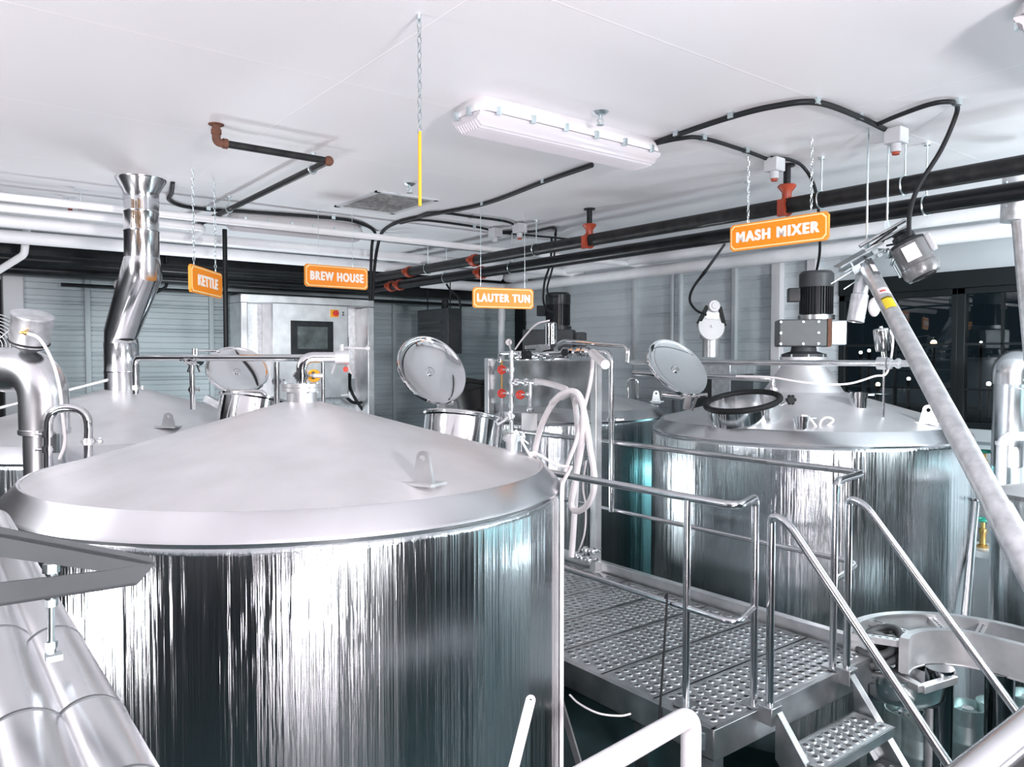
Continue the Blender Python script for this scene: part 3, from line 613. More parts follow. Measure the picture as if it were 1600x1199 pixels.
def sprinkler(px, py, label, z=CEIL):
    p = at(px, py, Z=z); th = T('ceiling_sprinkler', label, 'sprinkler', p-V(0, 0, .07), 'ceiling sprinkler heads')
    th.p('escutcheon', MB().lathe([(.0, 0), (.045, 0), (.03, -.014), (.012, -.018), (.012, -.02)], p, seg=20), 'zinc')
    mb = MB(); mb.cyl(p-V(0, 0, .015), p-V(0, 0, .035), .010, 10)
    for s in (-1, 1): mb.tube([p+V(0, 0, -.03)+RT*.004*s, p+V(0, 0, -.045)+RT*.016*s, p+V(0, 0, -.065)+RT*.003*s], .003, 6)
    th.p('frame', mb, 'zinc'); th.p('deflector', MB().cyl(p-V(0, 0, .066), p-V(0, 0, .069), .022, 14), 'zinc')
sprinkler(938, 175, 'sprinkler head on the ceiling above the long sealed light')
sprinkler(640, 287, 'sprinkler head on the ceiling beside the square vent')
# hanging chain with a yellow strip
def chain(mb, a, b, link=.045, r=.0035, wd=.011):
    a, b = Vector(a), Vector(b); n = max(2, int((a-b).length/(link*.78))); d = (b-a)/n; t = d.normalized(); B = basis(t)
    for k in range(n):
        c = a+d*(k+.5); u = B.col[0] if k % 2 else B.col[1]; u = Vector(u)
        pts = []
        for j in range(8):
            q = 2*PI*j/8; pts.append(c+u*wd*math.cos(q)+t*link*.5*math.sin(q))
        vs = []; w_ = t.cross(u)
        for j in range(8):
            o = (pts[j]-c).normalized()
            for e in ((r, 0), (0, r), (-r, 0), (0, -r)): vs.append(pts[j]+o*e[0]+w_*e[1])
        mb.add(vs, [(j*4+i, ((j+1) % 8)*4+i, ((j+1) % 8)*4+(i+1) % 4, j*4+(i+1) % 4) for j in range(8) for i in range(4)])
yp = at(655, 22, Z=CEIL); dd = (yp-CAM).dot(FW); zt = at(657, 204, d=dd).z; zb = at(657, 320, d=dd).z
pc = T('pull_chain', 'long hanging chain with a yellow plastic sleeve at its lower end', 'chain', (yp.x, yp.y, zb))
mb = MB(); chain(mb, yp, V(yp.x, yp.y, zt-.01), .034, .0028, .008); pc.p('chain', mb, 'zinc')
pc.p('yellow_sleeve', MB().cyl((yp.x, yp.y, zb), (yp.x, yp.y, zt), .0065, 12), 'yellow'); pc.p('ceiling_hook', MB().cyl((yp.x, yp.y, CEIL-.02), (yp.x, yp.y, CEIL), .008, 8), 'zinc')
# signs
def sign(text, label, c1, c2, px1, px2, ytop, ybot, chains=True, tsz=1.0):
    a, b = at(*c1, Z=CEIL), at(*c2, Z=CEIL); d = (b-a); d.z = 0; ln = d.length; d.normalize(); mid = (a+b)/2; dep = (mid-CAM).dot(FW)
    zt, zb = at(px1+(px2-px1)/2, ytop, d=dep).z, at(px1+(px2-px1)/2, ybot, d=dep).z
    n = V(d.y, -d.x, 0)
    if (CAM-mid).dot(n) < 0: n = -n
    h = zt-zb; wd = h*3.25 if text != 'KETTLE' else h*2.35
    # width from the two edges seen in the photo, in the sign's own plane
    def edge(px):
        r = ray(px, (ytop+ybot)/2); m_ = Matrix(((r.x, -d.x), (r.y, -d.y))); k = m_.inverted() @ Vector((mid.x, mid.y)); return k[1]
    e1, e2 = edge(px1), edge(px2); c = mid+d*((e1+e2)/2); c.z = (zt+zb)/2; wd = abs(e2-e1)
    th = T('hanging_sign', label, 'sign', (c.x, c.y, zb), 'hanging area signs')
    def plate(w2, h2, ch, o, t):
        q = [(-w2+ch, -h2), (w2-ch, -h2), (w2, -h2+ch), (w2, h2-ch), (w2-ch, h2), (-w2+ch, h2), (-w2, h2-ch), (-w2, -h2+ch)]
        return MB().prism([c+d*x+V(0, 0, z)+n*o for x, z in q], n*t)
    w2, h2 = wd/2, h/2
    bd = th.p('board', plate(w2, h2, .018, -.012, .020), 'signedge'); th.p('trim_border', plate(w2-.009, h2-.009, .022, .006, .004), 'cream', bd); th.p('face', plate(w2-.016, h2-.016, .022, .008, .004), 'orange', bd)
    cu = bpy.data.curves.new('lettering', 'FONT'); cu.body = text; cu.size = 1; cu.align_x = 'CENTER'; cu.align_y = 'CENTER'; cu.extrude = .004; cu.offset = .022; cu.space_character = 1.22
    to = bpy.data.objects.new('lettering', cu); COL.objects.link(to); dg = bpy.context.evaluated_depsgraph_get(); me = bpy.data.meshes.new_from_object(to.evaluated_get(dg)); bpy.data.objects.remove(to)
    xs = [v.co.x for v in me.vertices]; ys = [v.co.y for v in me.vertices]; xc, yc = (min(xs)+max(xs))/2, (min(ys)+max(ys))/2
    sx = wd*.84*tsz/(max(xs)-min(xs)); sy = h*.39/(max(ys)-min(ys))
    right = V(0, 0, 1).cross(n).normalized(); fw2 = n
    n0 = len(me.vertices); bm = bmesh.new(); bm.from_mesh(me); base_v = list(bm.verts); base_f = list(bm.faces)
    for k, (dx, dy) in enumerate(((-.05, 0), (.05, 0), (-.025, .02), (.025, -.02))):   # heavier strokes
        g = bmesh.ops.duplicate(bm, geom=base_v+list({e for f in base_f for e in f.edges})+base_f)
        for v in g['geom']:
            if isinstance(v, bmesh.types.BMVert): v.co.x += dx; v.co.y += dy; v.co.z += .0006*(k+1)
    bm.to_mesh(me); bm.free()
    for v in me.vertices: v.co = (c-th.base)+right*((v.co.x-xc)*sx)+V(0, 0, 1)*((v.co.y-yc)*sy)+fw2*(.0135+v.co.z*.4)
    me.materials.clear(); me.materials.append(M['letter']); to = bpy.data.objects.new('lettering', me); COL.objects.link(to); to.parent = bd
    for q in (a, b):
        q0 = V(q.x, q.y, zt-.004); mb = MB()
        if chains: chain(mb, q0, V(q.x, q.y, CEIL), .038, .0024, .0072)
        else: mb.cyl(q0, V(q.x, q.y, CEIL), .0022, 6)
        mb.cyl(q0-V(0, 0, .012), q0+V(0, 0, .008), .006, 8); th.p('hanging_chain', mb, 'zinc')
sign('KETTLE', 'orange hanging sign reading KETTLE beside the chimney', (301, 260), (335, 283), 297, 345.5, 419.5, 461, True, .74)
sign('BREW HOUSE', 'orange hanging sign reading BREW HOUSE above the control panel', (497, 325), (550, 332), 476, 574, 415.5, 450, False)
sign('LAUTER TUN', 'orange hanging sign reading LAUTER TUN above the pipe panel', (751, 325), (820, 330), 738.5, 833, 450, 482, False, 1.03)
sign('MASH MIXER', 'orange hanging sign reading MASH MIXER in front of the black pipes', (1170, 240), (1269, 217), 1142, 1295, 341, 384)
# ------------------------------------------------------------- black ceiling pipes
def pipe_run(name, label, cat, path, r, mk, seg=18, fil=0.08, group=None):
    p0 = Vector(path[0]); th = T(name, label, cat, p0, group); o = th.p('pipe', MB().tube(fillet(path, fil, 6) if len(path) > 2 else path, r, seg), mk); return th, o
def coupling(th, c, ax, r, mk='redlead'):
    ax = Vector(ax).normalized(); c = Vector(c); mb = MB().cyl(c-ax*.03, c+ax*.03, r*1.25, 20)
    s = basis(ax).col[0]; s = Vector(s)
    for k in (-1, 1): mb.box(c+s*r*1.45*k, (.05, .035, .035), basis(ax)); mb.cyl(c+s*r*1.5*k-ax.cross(s)*.04, c+s*r*1.5*k+ax.cross(s)*.04, .008, 8)
    th.p('coupling', mb, mk, label='red painted coupling')
def hanger(th, c, ax, r, ztop, mk='zinc', off=0):
    c = Vector(c); ax = Vector(ax).normalized(); mb = MB().torus(c, ax, r+.006, .006, 24, 6); mb.cyl(c+V(0, 0, r), V(c.x, c.y, ztop), .005, 8); mb.cyl(V(c.x, c.y, ztop-.015), V(c.x, c.y, ztop), .02, 10); th.p('hanger', mb, mk)
PX_ = 4.66; PZ_ = 4.425
pu, _ = pipe_run('sprinkler_main', 'upper of two black sprinkler mains crossing below the ceiling', 'pipe', [(PX_, -1.5, PZ_), (PX_, 8.9, PZ_)], .052, 'mill', group='black sprinkler mains')
X2, Z2 = 4.86, 4.325
pl2, _ = pipe_run('sprinkler_main', 'lower of two black sprinkler mains crossing below the ceiling', 'pipe', [(X2, -1.5, Z2), (X2, 8.9, Z2)], .055, 'black', group='black sprinkler mains')
for px in (1229, 921):
    q = at(px, 340, X=PX_); 
    mb = MB(); mb.cyl((PX_, q.y, PZ_+.05), (PX_, q.y, CEIL), .024, 16); mb.cyl((PX_, q.y, CEIL-.012), (PX_, q.y, CEIL), .05, 16); pu.p('drop', mb, 'black')
    mb = MB(); mb.lathe([(.03, .045), (.032, .09), (.055, .12), (.062, .13), (.055, .14), (.03, .145)], (PX_, q.y, PZ_), seg=24); mb.torus((PX_, q.y, PZ_), (0, 1, 0), .058, .014, 24, 8); mb.box((PX_-.06, q.y, PZ_-.02), (.03, .05, .11)); pu.p('mechanical_tee', mb, 'redlead', label='red painted tee fitting')
for px in (742, 640): coupling(pu, (PX_, at(px, 420, X=PX_).y, PZ_), (0, 1, 0), .052)
for px in (752, 625, 612): coupling(pl2, (X2, at(px, 420, X=X2).y, Z2), (0, 1, 0), .055)
for px in (1413, 1283, 838, 668): hanger(pu, (PX_, at(px, 330, X=PX_).y, PZ_), (0, 1, 0), .052, CEIL)
for px in (1447, 1168, 800, 697): hanger(pl2, (X2, at(px, 330, X=X2).y, Z2), (0, 1, 0), .055, CEIL)
mb = MB(); y1 = at(600, 445, X=PX_).y; mb.tube(fillet([(PX_, 8.85, PZ_), (PX_, 9.25, PZ_), (2.6, 9.25, PZ_-.02), (-3, 9.25, PZ_-.02)], .1), .05, 16); solo('sprinkler_branch', mb, 'black', 'upper black pipe running along the top of the left wall', 'pipe', 'black pipes on the left wall')
mb = MB(); mb.tube(fillet([(X2, 8.85, Z2), (X2, 9.4, Z2), (2.6, 9.4, Z2-.01), (-3, 9.4, Z2-.01)], .1), .05, 16); solo('sprinkler_branch', mb, 'black', 'lower black pipe running along the top of the left wall', 'pipe', 'black pipes on the left wall')
struct('trim_15', MB().bb((X0, 9.85, 4.30), (XW-.1, 10.05, CEIL)), 'black')
mb = MB(); mb.tube(fillet([(1.3, 9.9, 4.22), (XW-1.2, 9.9, 4.22)], .1), .022, 12); solo('wall_conduit', mb, 'black', 'thin black conduit running level along the left wall above the control panel', 'conduit')
mb = MB(); q = at(260, 395, Y=9.8); mb.tube(fillet([q, V(q.x, q.y, 4.25), V(q.x-.25, q.y, 4.10), V(q.x-.5, q.y, 4.05)], .05), .018, 10); solo('conduit_drop', mb, 'black', 'short black conduit dropping beside the chimney to the wall', 'conduit')
# rusty elbow branch on the near ceiling
zb = CEIL-.10
e0 = at(350, 224, Z=zb); e1 = at(513, 252, Z=zb); e2 = at(286, 340, Z=zb-.02); e1.y = e0.y = (e0.y+e1.y)/2
e2 = V(e1.x+.02, 7.5, zb)
br, _ = pipe_run('branch_pipe', 'black branch pipe below the ceiling with a rusty elbow at its end', 'pipe', [e0, e1-V(.03, 0, 0)], .021, 'mill')
br.p('pipe', MB().cyl(e1, e2, .021, 16), 'mill')
br.p('corner_elbow', MB().sphere(e1, .031, 14), 'rust', label='rust stained corner elbow')
mb = MB(); ce = e0-V(.04, 0, 0); mb.tube(fillet([e0+V(.01, 0, 0), ce, ce+V(0, 0, .10)], .035), .023, 14); mb.cyl(e0-V(.005, 0, 0), e0+V(.02, 0, 0), .028, 14); mb.cyl(ce+V(0, 0, .045), ce+V(0, 0, .07), .028, 14); mb.cyl(ce+V(0, 0, .095), ce+V(0, 0, .10), .042, 16); br.p('rusty_elbow', mb, 'rust', label='rusty brown elbow turning up to the ceiling')
for py in (262, 318): 
    yy = e1.y+.25 if py == 262 else e1.y+1.9; hanger(br, (e1.x+.005, yy, zb), (0, 1, 0), .021, CEIL)
# vertical black conduit left of the control panel
x = at(352, 440, Y=7.35)
mb = MB(); mb.tube([V(x.x, 7.35, CEIL-.1), V(x.x, 7.35, 2.6)], .022, 12); solo('conduit_drop', mb, 'black', 'slim vertical black conduit behind the KETTLE sign', 'conduit')
# white pipes along the left wall and the right wall
def wpipe(label, pts, r, f=.08): 
    mb = MB(); mb.tube(fillet(pts, f, 6), r, 20); return solo('white_pipe', mb, 'ceil_pipe', label, 'pipe', 'white overhead pipes')
wpipe('front white overhead pipe passing behind the chimney', [(X0+.1, 6.6, 4.55), (7.4, 6.6, 4.55)], .030)
xe = at(318, 358, Y=7.05).x
wpipe('white overhead pipe that ends in a bend right of the chimney', [(X0+.1, 7.05, 4.545), (xe, 7.05, 4.545), (xe, 7.45, 4.50), (xe+.1, 7.5, 4.50)], .032, .06)
wpipe('thick white overhead pipe behind the bent one', [(X0+.1, 7.75, 4.55), (7.2, 7.75, 4.55)], .052)
wpipe('rearmost thick white overhead pipe in front of the dark beam', [(X0+.1, 8.6, 4.535), (6.3, 8.6, 4.535), (6.45, 8.6, 4.535)], .062)
zz = at(1575, 333, X=6.9).z
wpipe('upper white overhead pipe along the right wall', [(6.9, -2, 4.585), (6.9, 9.1, 4.585), (7.3, 9.1, 4.585)], .062, .12)
wpipe('lower white overhead pipe along the right wall', [(7.05, -2, 4.45), (7.05, 9.3, 4.45), (5.6, 9.3, 4.45)], .070, .12)
p = at(790, 500, Y=8.9); mb = MB(); mb.tube(fillet([V(p.x, 9.0, 2.2), V(p.x, 9.0, 4.27), V(p.x+.5, 9.0, 4.45)], .12), .047, 20); mb.cyl((p.x, 9.0, 3.95), (p.x, 9.0, 4.1), .055, 20); solo('white_downpipe', mb, 'ceil_pipe', 'white vertical pipe directly below the LAUTER TUN sign', 'pipe')
# kinked white pipe at far left
d0 = 7.6; mb = MB(); mb.tube(fillet([at(44, 335, d=d0), at(38, 398, d=d0), at(-30, 440, d=d0)], .04), .035, 16); solo('kinked_drop_pipe', mb, 'ceil_pipe', 'white pipe kinking down from the overhead pipes at far left', 'pipe')
d0 = 9.3; mb = MB(); mb.tube(fillet([at(-40, 429, d=d0), at(54, 429, d=d0), at(54, 545, d=d0)], .08), .032, 16); solo('elbow_pipe', mb, 'ceil_pipe', 'grey white pipe elbowing down the dark recess at far left', 'pipe')
for i, (px, py, py2) in enumerate(((125, 297, 318), (109, 309, 332))):
    q = at(px, py, Z=CEIL); th = T('pipe_hanger', ('front', 'rear')[i]+' small ceiling hanger with an orange clip left of the chimney', 'hanger', q-V(0, 0, .15), 'orange hangers')
    mb = MB(); mb.cyl(q-V(0, 0, .13), q, .004, 6); mb.bar(q-RT*.05, q+RT*.05, .02, .01); th.p('rod', mb, 'zinc'); th.p('orange_clip', MB().box(q-V(0, 0, .12), (.03, .03, .06)), 'redlead')
# ------------------------------------------------------------- conduits and boxes
def conduit(label, pxs, r=.013, z=CEIL-.02, extra=(), clips=(), mk='cable', pre=()):
    pts = list(pre)+[at(x, y, Z=z) for x, y in pxs]+list(extra); th = T('conduit', label, 'conduit', pts[0], 'black flexible conduits'); th.p('cable', MB().tube(spline(pts, 8), r, 10), mk)
    for x, y in clips: q = at(x, y, Z=z); th.p('clip', MB().box(q+V(0, 0, .004), (.035, .035, .03)), 'zinc')
    return th
def jbox(label, px, py, s=.085, hang=.0, red=True, z=CEIL):
    q = at(px, py, Z=z-.06); th = T('junction_box', label, 'junction box', q-V(0, 0, s/2), 'grey junction boxes')
    b = th.p('box', MB().box(q, (s*1.15, s*1.15, s)), 'junction', bevel=.006); mb = MB().cyl(q-V(0, 0, s/2), q-V(0, 0, s/2+.045), .028, 16); th.p('socket', mb, 'junction', b)
    if red: th.p('plug', MB().cyl(q-V(0, 0, s/2+.04), q-V(0, 0, s/2+.06), .02, 12), 'redlead', label='red plug end')
    return q
jA = jbox('grey junction box on the ceiling where the long conduit arc ends', 1400, 213); jB = jbox('grey junction box on the ceiling above the MASH MIXER sign', 1210, 258)
jC = jbox('grey junction box hanging above the sprinkler mains, right one of the far pair', 812, 357, .09); jD = jbox('grey junction box hanging above the sprinkler mains, left one of the far pair', 774, 364, .09, red=False)
conduit('black conduit arcing over the ceiling from the long light to the right junction box', [(1018, 226), (1060, 210), (1145, 182), (1210, 166), (1275, 160), (1340, 182), (1392, 207)], .015, clips=((1058, 210), (1144, 182), (1275, 160), (1342, 184)))
conduit('black conduit from the long light to the junction box above the MASH MIXER sign', [(1018, 226), (1060, 217), (1098, 216), (1165, 236), (1202, 250)], .012, clips=((1098, 216), (1165, 236)))
conduit('black cable curving off the junction box and down behind the MASH MIXER sign', [(1205, 246), (1235, 250), (1256, 262)], .011, extra=[at(1272, 290, d=5.2), at(1279, 330, d=5.6), at(1281, 390, d=6.3), m1+V(0, 0, .43)])
conduit('black flexible conduit looping from the ceiling to the auger motor', [(1368, 196), (1400, 182), (1450, 164), (1480, 159), (1495, 164)], .012, extra=[at(1492, 185, d=3.95), at(1470, 235, d=4.0), at(1436, 290, d=4.05), at(1422, 330, d=4.1), at(1420, 368, d=4.15)], clips=((1495, 161),))
conduit('black conduit running under the ceiling from the long light to the far cable bundle', [(925, 258), (850, 284), (755, 319), (660, 338), (620, 348), (598, 362)], .017, extra=[at(590, 385, d=8.0), at(585, 420, d=8.1), at(582, 470, d=8.1)], clips=((850, 284), (755, 319)))
conduit('black conduit from the chimney side to the far cable bundle', [(268, 302), (264, 312), (285, 322), (330, 328), (400, 332), (520, 341), (560, 348), (585, 362)], .016, pre=[at(270, 284, Z=CEIL)], extra=[at(581, 385, d=7.9), at(578, 470, d=7.9)], clips=((325, 327), (520, 341)))
conduit('upper black conduit leading right to the far junction boxes', [(650, 340), (680, 332), (740, 339), (790, 346), (808, 354)], .012, clips=((735, 339), (782, 345)))
conduit('lower black conduit leading right to the far junction boxes', [(625, 349), (660, 344), (740, 354), (768, 360)], .012, clips=((740, 354),))
conduit('black conduit looping from the far junction boxes past the drop pipe', [(780, 362), (830, 362), (865, 356), (868, 366)], .012, extra=[at(867, 385, d=7.2)])
conduit('long thin black conduit sagging to the second drop pipe', [(785, 364), (850, 370), (900, 375)], .011)
conduit('black power cable hanging from the mains to the lauter motor', [(862, 372)], .012, extra=[at(860, 410, d=7.6), at(851, 440, d=8.0), at(849, 470, d=8.2), at(856, 485, d=8.4), at(866, 489, d=8.5)])
conduit('second black power cable hanging to the top of the lauter motor', [(868, 374)], .010, extra=[at(864, 415, d=7.6), at(855, 450, d=8.2), at(860, 463, d=8.5), at(872, 463, d=8.5)])
conduit('thick black cable hanging in a loop to the pale belt drive', [(1135, 378)], .013, extra=[at(1105, 420, d=6.6), at(1083, 450, d=7.3), at(1078, 470, d=7.8), at(1088, 485, d=8.2), at(1103, 492, d=8.4)])
#%%EQUIPMENT
# ---- chimney of the rear left tank
cx, cy, R = TANKS['k2']
d1, d2 = 5.60, 5.86
pa, pb, pc_, pd_ = at(220, 285, d=d1), at(221, 424, d=d1), at(191, 520, d=d2), at(191, 614, d=d2)
pb.x, pb.y = pa.x, pa.y; pc_.x, pc_.y = pd_.x, pd_.y
ch = T('chimney_flue', 'shiny steel flue with a kink and flared ceiling collar, rising from the left tank', 'chimney', (pd_.x, pd_.y, cone_z('k2', .25)))
r0 = .119
ch.p('upper_pipe', MB().lathe([(r0, pb.z+.08), (r0, pb.z+.28), (r0+.003, pb.z+.285), (r0+.003, pb.z+.297), (r0, pb.z+.30), (r0, pb.z+.42), (r0+.003, pb.z+.425), (r0+.003, pb.z+.437), (r0, pb.z+.44), (r0, CEIL-.10)], (pa.x, pa.y, 0), seg=40), 'flue')
mb = MB(); mb.tube([V(pb.x, pb.y, pb.z+.10), pb, pc_, V(pc_.x, pc_.y, pc_.z-.10)], r0+.001, 40); ch.p('offset_pipe', mb, 'flue')
ch.p('lower_pipe', MB().lathe([(r0+.004, ZL+.15), (r0+.004, pc_.z-.31), (r0+.007, pc_.z-.305), (r0+.007, pc_.z-.29), (r0+.004, pc_.z-.285), (r0+.004, pc_.z-.085), (r0+.006, pc_.z-.08)], (pc_.x, pc_.y, 0), seg=40), 'flue')
ch.p('flared_collar', MB().lathe([(r0+.002, CEIL-.16), (r0+.002, CEIL-.10), (.170, CEIL-.012), (.173, CEIL), (.165, CEIL)], (pa.x, pa.y, 0), seg=40), 'flue')
st_ = MB()   # rust stain run, a shape of its own on the pipe face
for k in range(9):
    a = math.atan2(-pa.y, -pa.x)-.55+k*.075+random.uniform(-.02, .02); z1 = CEIL-.16-random.uniform(0, .02); z0 = z1-random.uniform(.12, .42); q = V(pa.x+math.cos(a)*(r0+.0015), pa.y+math.sin(a)*(r0+.0015), 0)
    st_.bar(V(q.x, q.y, z0), V(q.x, q.y, z1), random.uniform(.003, .009), .001, V(math.cos(a), math.sin(a), 0))
M['stain'] = mat('rust stain', (.22, .13, .055), .45, .4, .6, 40); ch.p('rust_stain', st_, 'stain', label='brown rust streaks below the collar')
# ---- insulated vapour duct at far left, with blower can, U bend
d0 = 4.3; e = at(68, 578, d=d0); rr = .112
vd = T('vapour_duct', 'polished elbow duct from the left edge, turning down in front of the left tank', 'duct', (e.x, e.y, 0))
le = at(-60, 578, d=d0+.15); le.z = e.z
vd.p('elbow', MB().tube(fillet([le, V(e.x, e.y, e.z), V(e.x, e.y, e.z-.36)], .20, 10), rr*1.12, 36), 'clad')
vd.p('drop_pipe', MB().cyl((e.x, e.y, 0), (e.x, e.y, e.z-.30), rr*.96, 36), 'clad'); vd.p('band', MB().lathe([(rr*1.0, 0), (rr*1.17, .004), (rr*1.17, .028), (rr*1.0, .032)], (e.x, e.y, e.z-.36), seg=36), 'clad')
q = le*.45+e*.55; ax = (e-le).normalized(); vd.p('band', MB().lathe([(rr*1.12, -.006), (rr*1.14, 0), (rr*1.12, .006)], q, ax, 36), 'satin')
bz = at(44, 546, d=d0-.03); ax = camvec(.30, 1, .25)
bl = T('blower_can', 'grey bucket shaped actuator tilted on top of the polished elbow duct', 'actuator', bz-V(0, 0, .05))
mb = MB().lathe([(.02, -.10), (.02, -.02), (.035, -.015), (.05, 0), (.085, .02), (.085, .035)], bz, ax, 28); bl.p('neck', mb, 'darkgrey')
bl.p('can', MB().lathe([(.094, .03), (.098, .05), (.103, .185), (.106, .19), (.106, .20), (.098, .205), (.0, .21)], bz, ax, 36), 'galv'); bl.p('clip', MB().torus(bz+ax*.045, ax, .098, .006, 32, 6), 'rubber')
q = at(40, 520, d=d0-.16); bl.p('brass_fitting', MB().sphere(q, .014, 10).cyl(q-RT*.03, q, .007, 8), 'brass')
mb = MB(); mb.tube(spline([q, at(62, 530, d=d0-.15), at(82, 565, d=d0-.14), at(93, 605, d=d0-.13), at(97, 640, d=d0-.12), at(101, 690, d=d0-.1), at(93, 718, d=d0-.1)]), .0085, 8); solo('air_hose', mb, 'hose', 'thin white air hose falling from the tilted actuator over the duct', 'hose')
d0 = 4.12; ub = T('u_bend_pipe', 'polished pipe bent in a U, standing between the duct and the foreground tank', 'pipe', at(105, 720, d=d0))
mb = MB(); mb.tube(fillet([at(76, 735, d=d0), at(76, 638, d=d0), at(138, 638, d=d0), at(138, 745, d=d0)], .105, 12), .0225, 18); ub.p('bend', mb, 'polish')
mb = MB(); c = at(138, 690, d=d0); clamp(mb, c, (0, 0, 1), .024); mb.sphere(c+RT*.065-UP*.0, .015, 10); ub.p('pipe_clamp', mb, 'satin')
mb = MB(); a, b = at(76, 678, d=d0), at(76, 702, d=d0); clamp(mb, a, (0, 0, 1), .024, k=-1); clamp(mb, b, (0, 0, 1), .024, k=-1); mb.bar(a+RT*.04, b+RT*.04-UP*.02, .02, .03, FW); ub.p('bracket', mb, 'polish')
# thin diagonal white rod behind
mb = MB(); mb.cyl(at(-10, 640, d=5.6), at(168, 594, d=5.75), .012, 10); solo('support_rod', mb, 'galv', 'thin pale rod sloping up to the foot of the flue', 'rod')
# ---- product pipe between the two left tanks
pp = T('product_pipe', 'long polished pipe running level from the left tank over to the foreground tank nozzle', 'pipe', at(300, 620, d=5.4))
a0 = at(212, 616, d=5.6); a1 = at(212, 564, d=5.6); a2 = at(500, 563, d=4.5); a1.z = a2.z = 3.402
pp.p('pipe', MB().tube(fillet([a0, a1, a2], .07, 8), .0215, 16), 'polish'); mb = MB(); clamp(mb, at(211, 606, d=5.6), (0, 0, 1), .021); pp.p('pipe_clamp', mb, 'satin')
v = at(303, 563, d=5.22); ax = (a2-a1).normalized(); mb = MB()
for k in (-.055, 0, .055): clamp(mb, v+ax*k, ax, .024, k=(-1 if k else 1))
mb.cyl(v-ax*.07, v+ax*.07, .032, 18); mb.cyl(v, v+V(0, 0, .075), .012, 10); mb.cyl(v+ax*.03+V(0, 0, .0), v+ax*.03+V(0, 0, .075), .012, 10)
for k in (-1, 1): mb.bar(v+ax*.03*k-V(0, 0, .02), v+ax*.07*k-V(0, 0, .08), .012, .012, UP)
mb.cyl(v+V(0, 0, .065)+ax*.02, v+V(0, 0, .06)+RT*.165, .006, 8); mb.sphere(v+V(0, 0, .06)+RT*.165, .014, 10); pp.p('valve', mb, 'polish')
for (px, d) in ((301, 5.25), (433, 4.75)):
    t_ = at(px, 566, d=d); b_ = at(px, 640 if px < 400 else 650, d=d); mb = MB(); mb.cyl(b_, V(b_.x, b_.y, t_.z), .018, 14); clamp(mb, V(b_.x, b_.y, at(px, 609 if px < 400 else 596, d=d).z), (0, 0, 1), .019); pp.p('support_leg', mb, 'polish')
b_ = at(505, 640, d=4.5); pp.p('support_leg', MB().cyl(b_, V(b_.x, b_.y, 3.39), .011, 12), 'polish')
# ---- control panel on the left wall
YP = 9.6
def pt(px, py, Y=YP): return at(px, py, Y=Y)
cp = T('control_panel', 'stainless control cabinet with a dark touch screen under the BREW HOUSE sign', 'control panel', (4.1, YP, 0))
L_, R_x = pt(376, 500).x, pt(585, 500).x; zt, zb = 4.20, 2.30; fd = .42
mb = MB(); mb.bb((L_, YP-.0, zt-.10), (R_x, YP+fd, zt)); mb.bb((L_, YP, zb), (L_+.09, YP+fd, zt-.10)); mb.bb((R_x-.10, YP, zb), (R_x, YP+fd, zt-.10)); cp.p('stainless_frame', mb, 'satin', bevel=.01)
cp.p('back_plate', MB().bb((L_+.09, YP+.36, zb), (R_x-.10, YP+.37, zt-.1)), 'galv')
ex0, ex1 = pt(425, 500).x, pt(543, 500).x; ez1, ez0 = 4.11, 2.86
bx = cp.p('cabinet', MB().bb((ex0, YP+.02, ez0), (ex1+.02, YP+.36, ez1)), 'satin', bevel=.008)
dr = cp.p('door', MB().bb((ex0+.005, YP-.005, ez0+.01), (ex1, YP+.018, ez1-.01)), 'satin', bx, bevel=.006)
sx0, sx1, sz1, sz0 = pt(454, 530).x, pt(520, 530).x, pt(487, 502).z, pt(487, 555).z
cp.p('screen_bezel', MB().bb((sx0, YP-.022, sz0), (sx1, YP-.005, sz1)), 'motor', bx, bevel=.004)
cp.p('touch_screen', MB().bb((sx0+.085, YP-.024, sz0+.08), (sx1-.085, YP-.0215, sz1-.075)), 'screen', bx)
q = pt(522, 490); mb = MB().bb((q.x-.055, YP-.02, q.z-.05), (q.x+.055, YP-.005, q.z+.05)); cp.p('switch_plate', mb, 'yellow', bx, 'yellow square plate'); cp.p('main_switch', MB().cyl((q.x+.01, YP-.05, q.z), (q.x+.01, YP-.02, q.z), .038, 20).box((q.x+.01, YP-.055, q.z), (.015, .02, .07)), 'red', bx, 'red rotary switch')
q = pt(536, 490.5); mb = MB(); mb.box((q.x, YP-.006, q.z+.02), (.03, .002, .012)).box((q.x, YP-.006, q.z-.02), (.03, .002, .012)).box((q.x, YP-.006, q.z), (.012, .002, .03)); cp.p('door_mark', mb, 'darkgrey', bx)
q = pt(548, 516); cp.p('warning_label', MB().bb((q.x+.0, YP+.33, q.z-.055), (q.x+.11, YP+.355, q.z+.055)), 'red', bx, 'red sticker'); q = pt(549, 533); cp.p('rating_label', MB().bb((q.x-.01, YP+.33, q.z-.06), (q.x+.12, YP+.355, q.z+.06)), 'motor', bx, 'black and white sticker')
q = pt(538, 617.5); cp.p('name_plate', MB().bb((q.x-.05, YP-.007, q.z-.012), (q.x+.05, YP-.005, q.z+.012)), 'paper', bx)
q = pt(562, 603); o = cp.p('socket_box', MB().bb((q.x-.05, YP+.22, q.z-.09), (q.x+.05, YP+.36, q.z+.09)), 'junction', bevel=.006)
for i, pts in enumerate(([(547, 583), (547, 605), (556, 625), (570, 645)], [(541, 621), (552, 629), (566, 629), (576, 622)])):
    mb = MB(); mb.tube(spline([pt(x, y, YP+.2) for x, y in pts]), .022, 10); cp.p('cable', mb, 'cable')
for x in (L_+.05, R_x-.05): cp.p('leg', MB().bb((x-.04, YP+.05, 0), (x+.04, YP+.35, zb)), 'satin')
